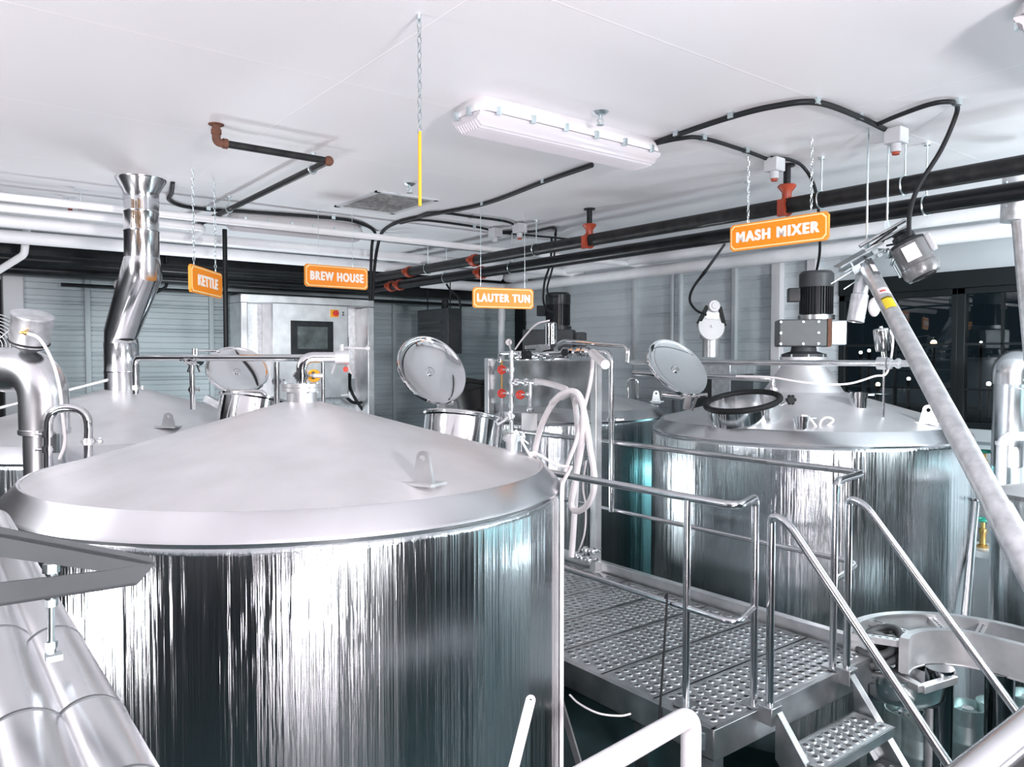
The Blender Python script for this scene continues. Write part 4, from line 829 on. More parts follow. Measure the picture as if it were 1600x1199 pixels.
# ---- unit heater
uh = T('unit_heater', 'dark louvred unit heater hanging on the left wall near the room corner', 'heater', (6.0, 9.75, 3.45))
hy0 = 8.9; hx0 = at(700, 520, Y=hy0).x; hx1 = at(722, 520, Y=hy0).x; hy1 = at(652, 520, X=hx0).y; hz1 = at(700, 481, Y=hy0).z; hz0 = at(722, 553, Y=hy0).z
uh.p('casing', MB().bb((hx0, hy0, hz0), (hx1, hy1, hz1)), 'darkgrey', bevel=.012)
for k in range(5):
    z = hz1-.13-k*.115; mb = MB(); mb.prism([V(hx0, hy0+.14, z), V(hx0-.05, hy0+.14, z-.06), V(hx0-.05, hy0+.14, z-.07), V(hx0, hy0+.14, z-.016)], (0, hy1-hy0-.24, 0)); uh.p('louvre', mb, 'greypaint')
hxm, hym = (hx0+hx1)/2, (hy0+hy1)/2; uh.p('vent_cap', MB().cyl((hxm, hy0+.25, hz1), (hxm, hy0+.25, hz1+.10), .05, 16).sphere((hxm, hy0+.25, hz1+.10), .05), 'motor')
for y in (hy0+.12, hy1-.1): uh.p('suspension_rod', MB().cyl((hxm, y, hz1), (hxm, y, CEIL), .008, 8), 'black')
mb = MB(); mb.tube(spline([at(698, 445, d=8.6), at(705, 455, d=8.7), at(716, 465, d=8.8), at(720, 482, d=8.9)]), .012, 8); uh.p('gas_flex', mb, 'cable')
# ---- splash panel with pipework in front of the lauter tun
XP = 4.50
def pq(px, py, X=XP-.06): return at(px, py, X=X)
y0, y1 = at(931, 600, X=XP).y, at(767, 600, X=XP).y
sp = T('splash_panel', 'upright steel splash panel on two posts at the far edge of the platform', 'panel', (XP, (y0+y1)/2, DECK))
sp.p('plate', MB().bb((XP-.01, y0, 2.96), (XP+.0, y1, 3.385)), 'dark_satin'); sp.p('top_flange', MB().bb((XP-.02, y0, 3.375), (XP+.05, y1, 3.387)), 'satin')
sp.p('post', MB().bb((XP-.045, y0-.05, DECK+.01), (XP+.025, y0+.02, 3.40)), 'satin', bevel=.006); sp.p('post', MB().bb((XP-.045, y1-.02, DECK+.01), (XP+.025, y1+.05, 3.40)), 'satin', bevel=.006)
for y in (y0-.015, y1+.015): sp.p('foot_plate', MB().bb((XP-.08, y-.07, DECK), (XP+.04, y+.07, DECK+.012)), 'satin')
pw = T('pipe_manifold', 'cluster of polished valves and pipes along the top of the splash panel', 'pipework', (XP-.06, (y0+y1)/2, 3.39))
def tb(pts, r, f=.05, X=XP-.06): return MB().tube(fillet([pq(x, y, X) for x, y in pts], f, 6), r, 14)
pw.p('supply_pipe', tb([(781, 566), (781, 552), (822, 551), (858, 556)], .0165), 'polish')
pw.p('cross_pipe', tb([(840, 559), (866, 560), (870, 540), (880, 533.5), (976, 541), (981, 548), (981, 566)], .021, .06, XP+.05), 'polish')
pw.p('return_pipe', tb([(918, 550), (950, 550), (955.5, 562), (955.5, 720), (955.5, 800)], .0215, .07, XP-.02), 'polish')
mb = MB()
for px in (812, 826, 842, 856, 884, 896, 908, 916):
    c = pq(px, 556 if px < 870 else 550); mb.cyl(c-V(0, .02, 0), c+V(0, .02, 0), random.uniform(.034, .045), 16); mb.cyl(c, c+V(0, 0, .05 if px % 4 else -.05), .010, 8)
a, b = pq(806, 557), pq(922, 549); mb.cyl(a, b, .024, 14)
mb.bar(pq(838, 546), pq(858, 541), .05, .02, V(1, 0, 0)); mb.bar(pq(822, 543), pq(846, 541), .03, .03, V(1, 0, 0))
pw.p('valve_train', mb, 'polish'); c = pq(826, 555); pw.p('solenoid', MB().box(c-V(.03, 0, 0), (.06, .07, .075)), 'motor', label='black solenoid block')
c = pq(891, 551); pw.p('valve_cap', MB().cyl(c-V(.05, 0, 0), c-V(.075, 0, 0), .032, 16), 'motor')
c = pq(861, 538); pw.p('actuator', MB().cyl(c, V(c.x, c.y, pq(861, 506).z), .050, 24).lathe([(.05, 0), (.035, .012), (0, .014)], V(c.x, c.y, pq(861, 506).z), seg=24), 'polish', label='upright chrome actuator cylinder')
mb = MB(); a = pq(926, 552, XP-.08); b = pq(946, 570, XP-.35); mb.cyl(a, b, .036, 20); pw.p('hose_peg', mb, 'hose', label='white capped peg'); 
mb = MB(); c = pq(955.5, 656, XP-.02); clamp(mb, c, (0, 0, 1), .023); mb.bar(c+RT*.03, c+RT*.10, .012, .012, UP); pw.p('pipe_clamp', mb, 'polish')
mb = MB(); mb.tube(spline([pq(805, 546), pq(818, 528), pq(838, 507), pq(858, 501)]), .008, 8); pw.p('air_line', mb, 'hose', label='white air line')
# risers with gauge and red hand wheels
rs = T('galvanised_riser', 'galvanised riser with a pressure gauge and red valve wheels left of the white hoses', 'pipework', pq(800, 670))
XR = XP-.16
mb = MB(); c0, c1 = pq(800, 700, XR), pq(799.5, 548, XR); mb.cyl(V(c1.x, c1.y, c0.z), c1, .021, 14)
for py in (556, 578, 596, 615, 634): c = pq(799.6, py, XR); mb.cyl(c-V(0, 0, .02), c+V(0, 0, .02), .029, 14)
rs.p('riser', mb, 'galv')
mb = MB(); a, b = pq(800, 596, XR), pq(838, 597, XR); mb.cyl(a, b, .018, 12); c0, c1 = pq(828.5, 597, XR), pq(829, 640, XR); mb.cyl(c0, V(c0.x, c0.y, c1.z), .019, 14)
for px in (806, 821, 836): c = pq(px, 597, XR); mb.cyl(c-V(0, .014, 0), c+V(0, .014, 0), .032, 14)
mb.sphere(V(c0.x, c0.y, c1.z), .034); rs.p('side_branch', mb, 'galv')
for (px, py, ex) in ((784, 578, 799), (784, 615, 799), (813, 617, 829)):
    c = pq(px, py, XR-.05); e_ = pq(ex, py, XR); mb = MB().cyl(c, e_, .010, 10); mb.sphere(e_*.7+c*.3, .026, 12); o = rs.p('valve_body', mb, 'galv')
    mb = MB(); nn = (CAM-c).normalized(); mb.torus(c, nn, .033, .010, 20, 8); B = basis(nn)
    for k in range(5): a = 2*PI*k/5; mb.cyl(c, c+B @ V(.033*math.cos(a), .033*math.sin(a), 0), .008, 6)
    mb.cyl(c-nn*.012, c+nn*.014, .013, 10); rs.p('hand_wheel', mb, 'red', o, 'red hand wheel')
c = pq(795, 535, XR); nn = (CAM-c).normalized(); rs.p('gauge_stem', MB().cyl(pq(799, 548, XR), c, .010, 8), 'galv'); g_ = rs.p('pressure_gauge', MB().lathe([(0, -.02), (.036, -.02), (.038, .0), (.036, .014), (.031, .014)], c, nn, 28), 'polish')
rs.p('gauge_face', MB().lathe([(.031, .008), (0, .008)], c, nn, 24), 'paper', g_); rs.p('gauge_needle', MB().bar(c+nn*.010, c+nn*.010+UP*.02+RT*.012, .004, .001, nn), 'motor', g_)
a, b = pq(784, 563, XR), pq(783, 618, XR); rs.p('sight_tube', MB().cyl(a, V(a.x, a.y, b.z), .008, 10), 'amber', label='amber sight tube'); mb = MB(); b2 = pq(783, 668, XR); mb.cyl(V(a.x, a.y, b.z), V(a.x, a.y, b2.z), .017, 12); rs.p('drain_leg', mb, 'polish')
q0, q1 = pq(821, 645, XR), pq(836, 670, XR); rs.p('white_filter', MB().bb((XR-.05, q1.y, q1.z-.02), (XR+.03, q0.y, q0.z)), 'paper', label='white rectangular filter housing', bevel=.008)
# white hoses over the peg
def hose(label, pts, r=.026, grp='white hoses on the peg'):
    mb = MB(); mb.tube(spline(pts, 10), r, 12); return solo('hose', mb, 'hose', label, 'hose', grp)
XH = 4.08
def ph(px, py, X=XH): return at(px, py, X=X)
hose('white hose leaving the riser and arching down left behind the foreground tank', [pq(838, 597, XR), ph(850, 598, 4.25), ph(872, 604, 4.15), ph(886, 612), ph(866, 628), ph(848, 660), ph(838, 695), ph(832, 735, 4.0)], .026)
hose('white hose loop hanging long and closing in a U above the platform edge', [ph(862, 630, 4.02), ph(876, 617, 4.0), ph(892, 611, 4.0), ph(905, 618, 4.0), ph(912, 645, 4.0), ph(908, 700, 4.0), ph(897, 760, 4.0), ph(893, 790, 4.0), ph(903, 799, 4.0), ph(921, 785, 4.0), ph(929, 752, 4.0), ph(922, 700, 4.0), ph(914, 650, 4.05), ph(905, 622, 4.1), ph(890, 614, 4.15)], .024)
hose('white hose running straight down from the arch beside the long loop', [ph(878, 622, 4.2), ph(893, 616, 4.18), ph(900, 640, 4.15), ph(903, 690, 4.15), ph(900, 760, 4.15), ph(896, 830, 4.15), ph(893, 870, 4.15)], .024)
hose('thin white hose hanging from the capped peg and crossing the loops', [ph(926, 556, 4.40), ph(925, 580, 4.36), ph(921, 605, 4.3), ph(912, 640, 4.1), ph(900, 690, 3.95), ph(885, 730, 3.9), ph(872, 780, 3.9)], .016)
mb = MB(); mb.tube(spline([pq(916, 720), pq(911, 760), pq(915, 790), pq(914, 830), pq(905, 860), pq(896, 872)]), .008, 8); solo('cord', mb, 'hose', 'thin pale cord dangling below the hose loops', 'cord')
mb = MB()
for (px, py) in ((915, 860), (908, 872), (920, 876), (926, 862), (900, 868)): c = at(px, py, X=4.3); mb.sphere(c, .035, 10); mb.cyl(c, c+V(.02, -.08, .02), .015, 8)
solo('hose_valve', mb, 'polish', 'small polished valve cluster lying at the foot of the splash panel', 'valve')
# ---- cross pipe over the mash mixer with actuator
cr = T('cross_pipe', 'long polished pipe crossing level behind the manway to an actuator at right', 'pipe', at(1250, 640, d=6.2))
a, b = at(985, 566, d=7.6), at(1400, 573, d=5.9); a.z = b.z = 3.36
cr.p('pipe', MB().cyl(a, b, .024, 18), 'polish'); c = at(1382, 573, d=5.95); c.z = 3.36; ax = (b-a).normalized(); mb = MB(); mb.cyl(c-ax*.05, c+ax*.02, .05, 22); mb.cyl(c+ax*.03, c+ax*.05, .045, 22); clamp(mb, c+ax*.10, ax, .026); mb.cyl(c+ax*.05, c+ax*.17, .026, 16); mb.sphere(c+ax*.17, .026); vb = cr.p('valve_body', mb, 'galv')
u = camvec(-.16, 1, .1); c2 = c+V(0, 0, .03); cr.p('actuator', MB().lathe([(.02, -.02), (.02, .06), (.056, .07), (.058, .09), (.058, .225), (.054, .24), (.015, .245), (.012, .26), (0, .26)], c2, u, 28), 'polish', vb)
q = oncone(1380, 652, 'mm'); cr.p('support_leg', MB().cyl(q-V(0, 0, .02), V(q.x, q.y, 3.36), .009, 10), 'polish')
mb = MB(); t0 = c2+u*.24; mb.tube(spline([t0, t0+RT*.07-UP*.02, t0+RT*.09-UP*.12, c+RT*.02-UP*.02+V(0, 0, -.05), c-RT*.08-UP*.10, c-RT*.30-UP*.16, c-RT*.60-UP*.15, at(1205, 590, d=6.1), at(1150, 588, d=6.3)]), .008, 8); cr.p('air_line', mb, 'hose', label='thin white air line')
lp = T('spray_pipe', 'polished pipe behind the manway bending down onto the right tank', 'pipe', at(1207, 612, d=6.6))
mb = MB(); mb.tube(fillet([at(990, 583, d=7.6), at(1195, 592, d=6.7), at(1207, 592, d=6.66), at(1207, 618, d=6.66)], .09, 8), .027, 16); lp.p('pipe', mb, 'polish'); mb = MB(); clamp(mb, at(1208, 609, d=6.66), (0, 0, 1), .027); lp.p('pipe_clamp', mb, 'satin')
# ---- belt driven mill behind
XM = 7.35; ml = T('belt_drive', 'pale belt drive with two pulleys on a steel column behind the right tank', 'machine', at(1117, 590, X=XM))
a, b = at(1115, 479, X=XM), at(1111, 511, X=XM); nn = camvec(.1, .12, 1)
ml.p('small_pulley', MB().lathe([(0, .05), (.035, .05), (.04, .035), (.065, .035), (.07, 0), (.05, -.03)], a, nn, 28), 'paper'); ml.p('large_pulley', MB().lathe([(0, .05), (.015, .05), (.02, .025), (.155, .02), (.16, 0), (.15, -.02)], b, nn, 36), 'paper')
up = (a-b).normalized(); sd = up.cross(nn).normalized(); mb = MB(); mb.prism([b+sd*.15+up*.02, a+sd*.075, a+up*.07, a-sd*.075, b-sd*.15+up*.02, b-up*.155], -nn*.09); ml.p('housing', mb, 'whitepaint', bevel=.01)
mb = MB()
for s in (-1, 1): mb.bar(b+sd*.158*s+up*.02, a+sd*.072*s, .012, .05, sd)
ml.p('belt', mb, 'rubber'); q = (a*.55+b*.45); ml.p('makers_plate', MB().box(q+nn*.004+up*.0, (.15, .07, .006), Matrix((sd, up, nn)).transposed()), 'dark_satin')
c0, c1 = at(1111, 527, X=XM+.1), at(1109, 558, X=XM+.1); ml.p('column', MB().cyl(V(c0.x, c0.y, c0.z), V(c0.x, c0.y, c1.z), .10, 28).cyl(c0-V(0, 0, .02), c0+V(0, 0, .03), .13, 28), 'satin')
q = at(1128, 572, X=XM+.15); ml.p('hopper', MB().box(V(q.x, q.y, 3.30), (.5, .60, .17)), 'galv', bevel=.01); ml.p('base', MB().box(V(q.x+.02, q.y, 2.0), (.45, .52, 2.45)), 'darkgrey'); ml.p('base_panel', MB().box(V(q.x-.21, q.y-.15, 2.9), (.02, .25, .6)), 'galv')
# ---- grain auger with motor
ag = T('grain_auger', 'galvanised grain auger tube slanting down to the right edge of the frame', 'auger', at(1346, 410, d=4.42))
t0, t1 = at(1352, 412, d=4.40), at(1612, 892, d=2.32); dr_ = (t1-t0).normalized(); rt_ = .0415
tub = ag.p('tube', MB().tube([t0-dr_*.02, t0+(t1-t0)*.90], rt_, 28), 'galv'); ag.p('sleeve', MB().tube([t0+(t1-t0)*.885, t1+dr_*.5], rt_*1.12, 28), 'galv')
# ground box end: the tube carries on down past the frame to the floor hopper
side = (RT - dr_*RT.dot(dr_)).normalized(); nrm = side.cross(dr_).normalized()
if nrm.dot(FW) > 0: nrm = -nrm
ag.p('cover_strip', MB().bar(t0+nrm*(rt_+.001)+side*.0, t0+dr_*.26+nrm*(rt_+.001), .035, .006, nrm), 'greypaint', tub); ag.p('white_label', MB().bar(t0+dr_*.13+nrm*(rt_+.006), t0+dr_*.225+nrm*(rt_+.006), .026, .002, nrm), 'paper', tub)
def wrap(f0, f1, a0, a1, mk, name, lab=None):
    mb = MB(); n = 10; P0, P1 = t0+(t1-t0)*f0, t0+(t1-t0)*f1; vs = []
    for P in (P0, P1):
        for k in range(n+1):
            a = a0+(a1-a0)*k/n; vs.append(P+(nrm*math.cos(a)+side*math.sin(a))*(rt_+.0015))
    mb.add(vs, [(k, k+1, n+2+k, n+1+k) for k in range(n)]); ag.p(name, mb, mk, tub, lab)
wrap(.222, .272, -1.0, .25, 'labelyellow', 'caution_label', 'yellow caution label'); wrap(.222, .230, -1.0, .25, 'motor', 'label_heading'); wrap(.176, .205, -.9, .5, 'paper', 'notice_label'); wrap(.188, .196, -.7, .0, 'red', 'label_mark')
# head: belt guard tray, brackets, motor
ha = camvec(.80, .47, .1); hn = camvec(-.47, .80, .15)
B4 = Matrix((ha, hn.cross(ha).normalized()*-1, hn)).transposed()
hc = at(1344, 397, d=4.38); ag.p('head_plate', MB().box(hc-ha*.01, (.27, .10, .010), B4).box(hc-ha*.01-hn*.035, (.25, .09, .008), B4).box(hc-ha*.08-hn*.018, (.012, .09, .04), B4), 'zinc', bevel=.002)
mb = MB(); mb.cyl(hc+ha*.00-hn*.035+nrm*.05, hc+ha*.28-hn*.035+nrm*.05, .010, 10); mb.cyl(hc-ha*.02-hn*.005+nrm*.06, hc+ha*.26-hn*.005+nrm*.06, .011, 10); ag.p('slide_rail', mb, 'polish')
bx = at(1330, 424, d=4.37); mb = MB()
mb.cyl(bx-ha*.13-hn*.005, bx+ha*.02+hn*.0, .0035, 6); mb.cyl(bx-ha*.08-hn*.07, bx+ha*.05-hn*.06, .0035, 6); ag.p('adjusting_rod', mb, 'zinc')
mb = MB()
for (px, py, s) in ((1366, 392, .035), (1374, 398, .03), (1385, 392, .03), (1391, 400, .035), (1398, 404, .03), (1403, 408, .022), (1362, 402, .03)): mb.box(at(px, py, d=4.36), (s, s*.8, s*.7), B4)
for (px, py) in ((1388, 396), (1395, 408), (1402, 402)): c = at(px, py, d=4.33); mb.cyl(c-nrm*.03, c+nrm*.02, .010, 8)
ag.p('motor_bracket', mb, 'zinc', bevel=.003); ag.p('bracket_bolt', MB().cyl(at(1396, 414, d=4.34), at(1407, 434, d=4.34), .0075, 10), 'zinc'); ag.p('guide_bar', MB().bar(at(1411, 415, d=4.34), at(1424, 443, d=4.34), .013, .013, nrm), 'zinc')
ag.p('grease_block', MB().box(at(1336, 420, d=4.36), (.05, .05, .045), B4), 'zinc', label='pale teal bearing block')
ma = camvec(.36, -.90, .22); m0 = at(1414, 376, d=4.26)
mo = ag.p('motor', MB().lathe([(.0, -.0), (.055, .0), (.088, .012), (.092, .03), (.092, .155), (.096, .16), (.096, .20), (.085, .222), (.0, .226)], m0, ma, 40), 'fanmotor')
ag.p('motor_front', MB().lathe([(.05, -.03), (.058, -.028), (.06, .0), (.0935, .014), (.0935, .030)], m0, ma, 40), 'motor', mo)
mb = MB()
for r_ in (.02, .034, .048, .062): mb.torus(m0+ma*.2262, ma, r_, .0035, 28, 6)
ag.p('fan_grille', mb, 'rubber', mo)
nn2 = camvec(.0, .22, 1); s2 = camvec(.92, .38, .0); lc_ = m0+ma*.085-RT*.012; fr = (CAM-m0); fr = (fr-ma*fr.dot(ma)).normalized(); s3 = ma.cross(fr).normalized()
ag.p('motor_plate', MB().box(m0+ma*.09+fr*.0915-s3*.0, (.075, .012, .085), Matrix((s3, fr, ma)).transposed()), 'paper', mo, 'pale rating plate')
ag.p('capacitor_box', MB().box(m0+ma*.07+s3*(.105 if s3.dot(RT) > 0 else -.105), (.035, .06, .10), Matrix((s3, fr, ma)).transposed()), 'junction', mo, bevel=.01)
pl_ = m0-ma*.04+fr*.0; ag.p('motor_pulley', MB().lathe([(0, -.014), (.046, -.014), (.05, -.008), (.042, 0), (.05, .008), (.046, .014), (0, .014)], pl_, ma, 28), 'motor')
mb = MB(); mb.cyl(pl_-UP*.0+camvec(-.5, .8, 0)*.046, at(1360, 385, d=4.36), .0055, 8); mb.cyl(pl_-camvec(-.5, .8, 0)*.05, at(1385, 384, d=4.35), .0055, 8); ag.p('drive_belt', mb, 'rubber')
dv = camvec(-.17, -1, .0); s0 = t0-dr_*.0+dv*.02; ag.p('discharge_spout', MB().lathe([(.040, .03), (.040, .155), (.044, .16), (.047, .162), (.047, .315), (.044, .318), (.043, .16)], s0, dv, 28), 'galv'); 
bgc = at(1366, 480, d=4.45); ag.p('spout_bag', MB().sphere(bgc, .045, 16, sc=(.9, .7, 1.25)), 'hose', label='white cloth bag')
for (pxy, pb2) in (((1366, 204), (1354, 384)), ((1399, 238), (1386, 352))):
    d_ = 4.37; p1 = at(*pb2, d=d_); p0 = V(p1.x, p1.y, CEIL); mb = MB().cyl(p1, p0, .0055, 8); mb.box(p1, (.022, .022, .05)); ag.p('suspension_rod', mb, 'zinc')
# ---- right edge: insulated white riser, small pipe, galvanised downpipe
wd_ = at(1578, 640, d=6.7); ws = T('insulated_riser', 'fat white clad riser with a wrinkled elbow at the right edge', 'duct', (wd_.x, wd_.y, 0))
zt = at(1578, 575, d=6.7).z; ws.p('riser', MB().lathe([(.135, 0), (.135, 2.45), (.138, 2.455), (.138, 2.47), (.135, 2.475), (.135, 3.18), (.138, 3.185), (.138, 3.2), (.135, 3.205), (.135, zt-.13)], (wd_.x, wd_.y, 0), seg=40), 'clad')
ws.p('elbow', MB().tube(fillet([V(wd_.x, wd_.y, zt-.14), V(wd_.x, wd_.y, zt+.02), V(wd_.x, wd_.y, zt+.02)+RT*.9], .26, 12), .142, 36), 'clad')
mb = MB()
for k in range(5):
    a = .25+k*.28; c = V(wd_.x, wd_.y, zt-.24)+RT*.26; q = c-RT*.26*math.cos(a)+V(0, 0, 1)*.26*math.sin(a); tg_ = (RT*math.sin(a)+V(0, 0, 1)*math.cos(a)); mb.torus(q, tg_, .1405, .0045, 32, 6)
ws.p('elbow_wrinkle', mb, 'clad')
sp2 = at(1565, 690, d=6.3); mb = MB(); mb.tube(fillet([V(sp2.x, sp2.y, 0), V(sp2.x, sp2.y, at(1565, 682, d=6.3).z), V(sp2.x, sp2.y, at(1565, 682, d=6.3).z)+RT*.7], .09, 8), .038, 20); mb.cyl(sp2-V(0, 0, .03), sp2+V(0, 0, .0), .047, 20); solo('white_pipe', mb, 'whitepaint', 'slim white pipe elbowing off to the right in front of the clad riser', 'pipe')
d0 = 4.6; t_, b_ = at(1583, 335, d=d0), at(1608, 560, d=d0)
dp = T('steel_downpipe', 'dull steel pipe hanging from the ceiling at the right edge above the clad riser', 'pipe', b_); c = at(1592, 300, d=d0)
dp.p('pipe', MB().cyl(c+(t_-b_).normalized()*.05, b_+(b_-t_)*1.5, .052, 24), 'galv'); ax = (t_-b_).normalized(); mb = MB().cyl(c+ax*.12, t_+(b_-t_)*.05, .073, 28); mb.box(c-RT*.078-UP*.02, (.03, .03, .20)); dp.p('clamp_sleeve', mb, 'galv')
for k in range(3): q = c-RT*.085+UP*(.05-.07*k); dp.p('sleeve_bolt', MB().cyl(q-FW*.03, q+FW*.01, .010, 8), 'zinc')
# small tank at the far right
stc = at(1640, 860, d=5.4); stk = T('side_vessel', 'small steel vessel cut off by the right edge below the clad riser', 'vessel', (stc.x, stc.y, 0)); zt = at(1580, 770, d=5.4).z
stk.p('shell', MB().lathe([(.05, .8), (.36, 1.0), (.36, zt-.03), (.35, zt)], (stc.x, stc.y, 0), seg=56), 'shell'); stk.p('top', MB().lathe([(.36, zt-.03), (.35, zt), (.0, zt+.10)], (stc.x, stc.y, 0), seg=56), 'cone')
for k in range(3): a = .5+2*PI*k/3; stk.p('leg', MB().cyl((stc.x+.3*math.cos(a), stc.y+.3*math.sin(a), 0), (stc.x+.3*math.cos(a), stc.y+.3*math.sin(a), 1.02), .03), 'satin')
def bvalve(px, py, d, label):
    q = at(px, py, d=d); th = T('brass_valve', label, 'valve', q-V(0, 0, .22), 'brass valves'); th.p('body', MB().lathe([(.045, -.22), (.045, -.20), (.025, -.19), (.025, -.10), (.032, -.09), (.032, -.06), (.018, -.05), (.018, .0)], q, seg=18), 'brass')
    th.p('handle', MB().torus(q+V(0, 0, .02), (0, 0, 1), .06, .012, 20, 8).cyl(q, q+V(0, 0, .03), .014).bar(q+V(-.06, 0, .02), q+V(.06, 0, .02), .012, .012), 'green', label='green hand wheel'); return q
q1 = bvalve(1538, 709, 6.95, 'upper brass valve with green wheel beside the clad riser'); q2 = bvalve(1536, 816, 6.6, 'lower brass valve with green wheel beside the clad riser')
mb = MB(); mb.bb((q1.x-.05, q1.y-.05, 0), (q1.x+.05, q1.y+.05, q1.z-.22)); solo('valve_post', mb, 'whitepaint', 'white post carrying the upper brass valve behind the right tank', 'post')
mb = MB(); c = V(q2.x, q2.y, q2.z-.22); mb.bb((c.x-.18, c.y-.2, c.z-.05), (c.x+.2, c.y+.2, c.z)); mb.bb((c.x-.14, c.y-.15, 0), (c.x+.15, c.y+.15, c.z-.05)); solo('valve_stand', mb, 'whitepaint', 'pale low stand under the lower brass valve at the right', 'stand')
mb = MB(); mb.cyl(at(1524, 785, d=6.0), at(1506, 985, d=5.75), .03, 16); mb.cyl(at(1524, 785, d=6.0), at(1524, 785, d=6.0)+RT*.1, .03); solo('lean_pipe', mb, 'polish', 'thin polished pipe leaning against the right flank of the right tank', 'pipe')
# ---- curved frame, hose coil, basin at lower right
RC = V(4.68, 1.83, 0); ZR = 1.75
rf = T('curved_frame', 'curved steel channel frame with slotted cross bars beside the stair', 'frame', (RC.x, RC.y, ZR-.25))
def arcband(r, z0, z1, th_, a0, a1, tail, n=40):
    mb = MB(); pin, pout = [], []
    for k in range(n+1): a = a0+(a1-a0)*k/n; d = V(math.cos(a), math.sin(a), 0); pin.append(RC+d*(r-th_/2)); pout.append(RC+d*(r+th_/2))
    if tail: e = V(0, -tail, 0); pin.append(RC+V(r-th_/2, 0, 0)+e); pout.append(RC+V(r+th_/2, 0, 0)+e)
    m = len(pin); vs = [p+V(0, 0, z) for z in (z0, z1) for L in (pin, pout) for p in L]; fs = []
    for k in range(m-1): fs += [(k, k+1, m+k+1, m+k), (2*m+k, 3*m+k, 3*m+k+1, 2*m+k+1), (k, 2*m+k, 2*m+k+1, k+1), (m+k, m+k+1, 3*m+k+1, 3*m+k)]
    fs += [(0, m, 3*m, 2*m), (m-1, 3*m-1, 4*m-1, 2*m-1)]; return mb.add(vs, fs)
rf.p('outer_web', arcband(.640, ZR-.20, ZR, .006, math.radians(118), 0, 1.0), 'satin'); rf.p('outer_flange', arcband(.625, ZR, ZR+.006, .05, math.radians(118), 0, 1.0), 'satin')
rf.p('inner_web', arcband(.300, ZR-.20, ZR, .006, math.radians(112), 0, 1.0), 'satin'); rf.p('inner_flange', arcband(.318, ZR, ZR+.006, .05, math.radians(112), 0, 1.0), 'satin'); rf.p('lower_flange', arcband(.315, ZR-.206, ZR-.2, .05, math.radians(112), 0, 1.0), 'satin')
rf.p('end_plate', MB().bar(RC+V(.3*math.cos(1.95), .3*math.sin(1.95), ZR-.10), RC+V(.35*math.cos(1.95), .35*math.sin(1.95), ZR-.10), .006, .2, (0, 0, 1)), 'satin')
for (aa, bb_) in ((108, 100), (78, 72), (40, 40), (14, 14)):
    a, b = math.radians(aa), math.radians(bb_); p0, p1 = RC+V(.64*math.cos(a), .64*math.sin(a), ZR-.03), RC+V(.3*math.cos(b), .3*math.sin(b), ZR-.03)
    mb = MB().bar(p0, p1, .045, .006, (0, 0, 1)); sd = (p1-p0).cross(V(0, 0, 1)).normalized(); mb.bar(p0+sd*.022-V(0, 0, .018), p1+sd*.022-V(0, 0, .018), .004, .036); o = rf.p('cross_bar', mb, 'satin')
    mb = MB()
    for k in range(8): c = p0+(p1-p0)*((k+.8)/9)+V(0, 0, .0035); mb.bar(c-(p1-p0)*.025, c+(p1-p0)*.025, .010, .001, (0, 0, 1))
    rf.p('slots', mb, 'void', o)
for k in range(2): rf.p('cross_bar', MB().bb((RC.x+.3, RC.y-.35-.4*k, ZR-.035), (RC.x+.64, RC.y-.30-.4*k, ZR-.028)), 'satin')
sq = at(1390, 1040, Z=1.50); mb = MB()
a, b, c = at(1345, 1020, Z=1.52), at(1440, 1072, Z=1.52), at(1492, 1056, Z=1.52); mb.bar(a-V(0, 0, .02), b-V(0, 0, .02), .045, .045); mb.bar(b-V(0, 0, .02), c-V(0, 0, .02), .045, .045); rf.p('bracket', mb, 'satin', bevel=.004)
for q in (at(1467, 1110, d=4.62), at(1562, 1070, d=4.55)): rf.p('column', MB().cyl((q.x, q.y, 0), (q.x, q.y, ZR-.2), .078, 28), 'darkcol')
cl_ = T('hose_coil', 'coil of dark ribbed hose hanging under the curved frame', 'hose', at(1385, 1080, d=5.0))
cc = at(1380, 1020, Z=1.60); mb = MB(); pts = []
for k in range(150):
    a = k*.36; r_ = .135+.03*math.sin(k*.37)+.02*math.sin(k*.11); pts.append(cc+V(math.cos(a)*r_*1.05, math.sin(a)*r_*.8, .10*math.sin(k*.043)-.03+.05*math.cos(a)))
mb.tube(pts, .021, 10); cl_.p('coiled_length', mb, 'darkhose'); mb = MB(); mb.tube(spline([cc+V(-.15, -.05, -.05), cc+V(-.09, .05, .09), cc+V(.0, .06, .10), cc+V(.05, -.03, .05), cc+V(-.02, -.12, -.08)]), .022, 10); cl_.p('tie_loop', mb, 'darkhose')
bc = V(4.80, 2.27, 0); bs = T('round_basin', 'round polished basin under the curved frame', 'basin', (bc.x, bc.y, 0))
bs.p('bowl', MB().lathe([(.0, 1.30), (.20, 1.315), (.27, 1.34), (.295, 1.38), (.30, 1.49), (.31, 1.495), (.31, 1.505), (.285, 1.50), (.28, 1.39), (.2, 1.34), (0, 1.325)], bc, seg=64), 'polish')
for k in range(3): a = .3+2*PI*k/3; bs.p('leg', MB().cyl((bc.x+.22*math.cos(a), bc.y+.22*math.sin(a), 0), (bc.x+.22*math.cos(a), bc.y+.22*math.sin(a), 1.32), .03, 18), 'satin')
qv = at(1391, 1128, d=4.9); solo('red_valve_cap', MB().cyl(qv-V(0, 0, .03), qv+V(0, 0, .03), .03, 12).cyl(V(qv.x, qv.y, 0), qv, .012), 'red', 'small red valve cap on a thin pipe beside the stair stringer', 'valve')
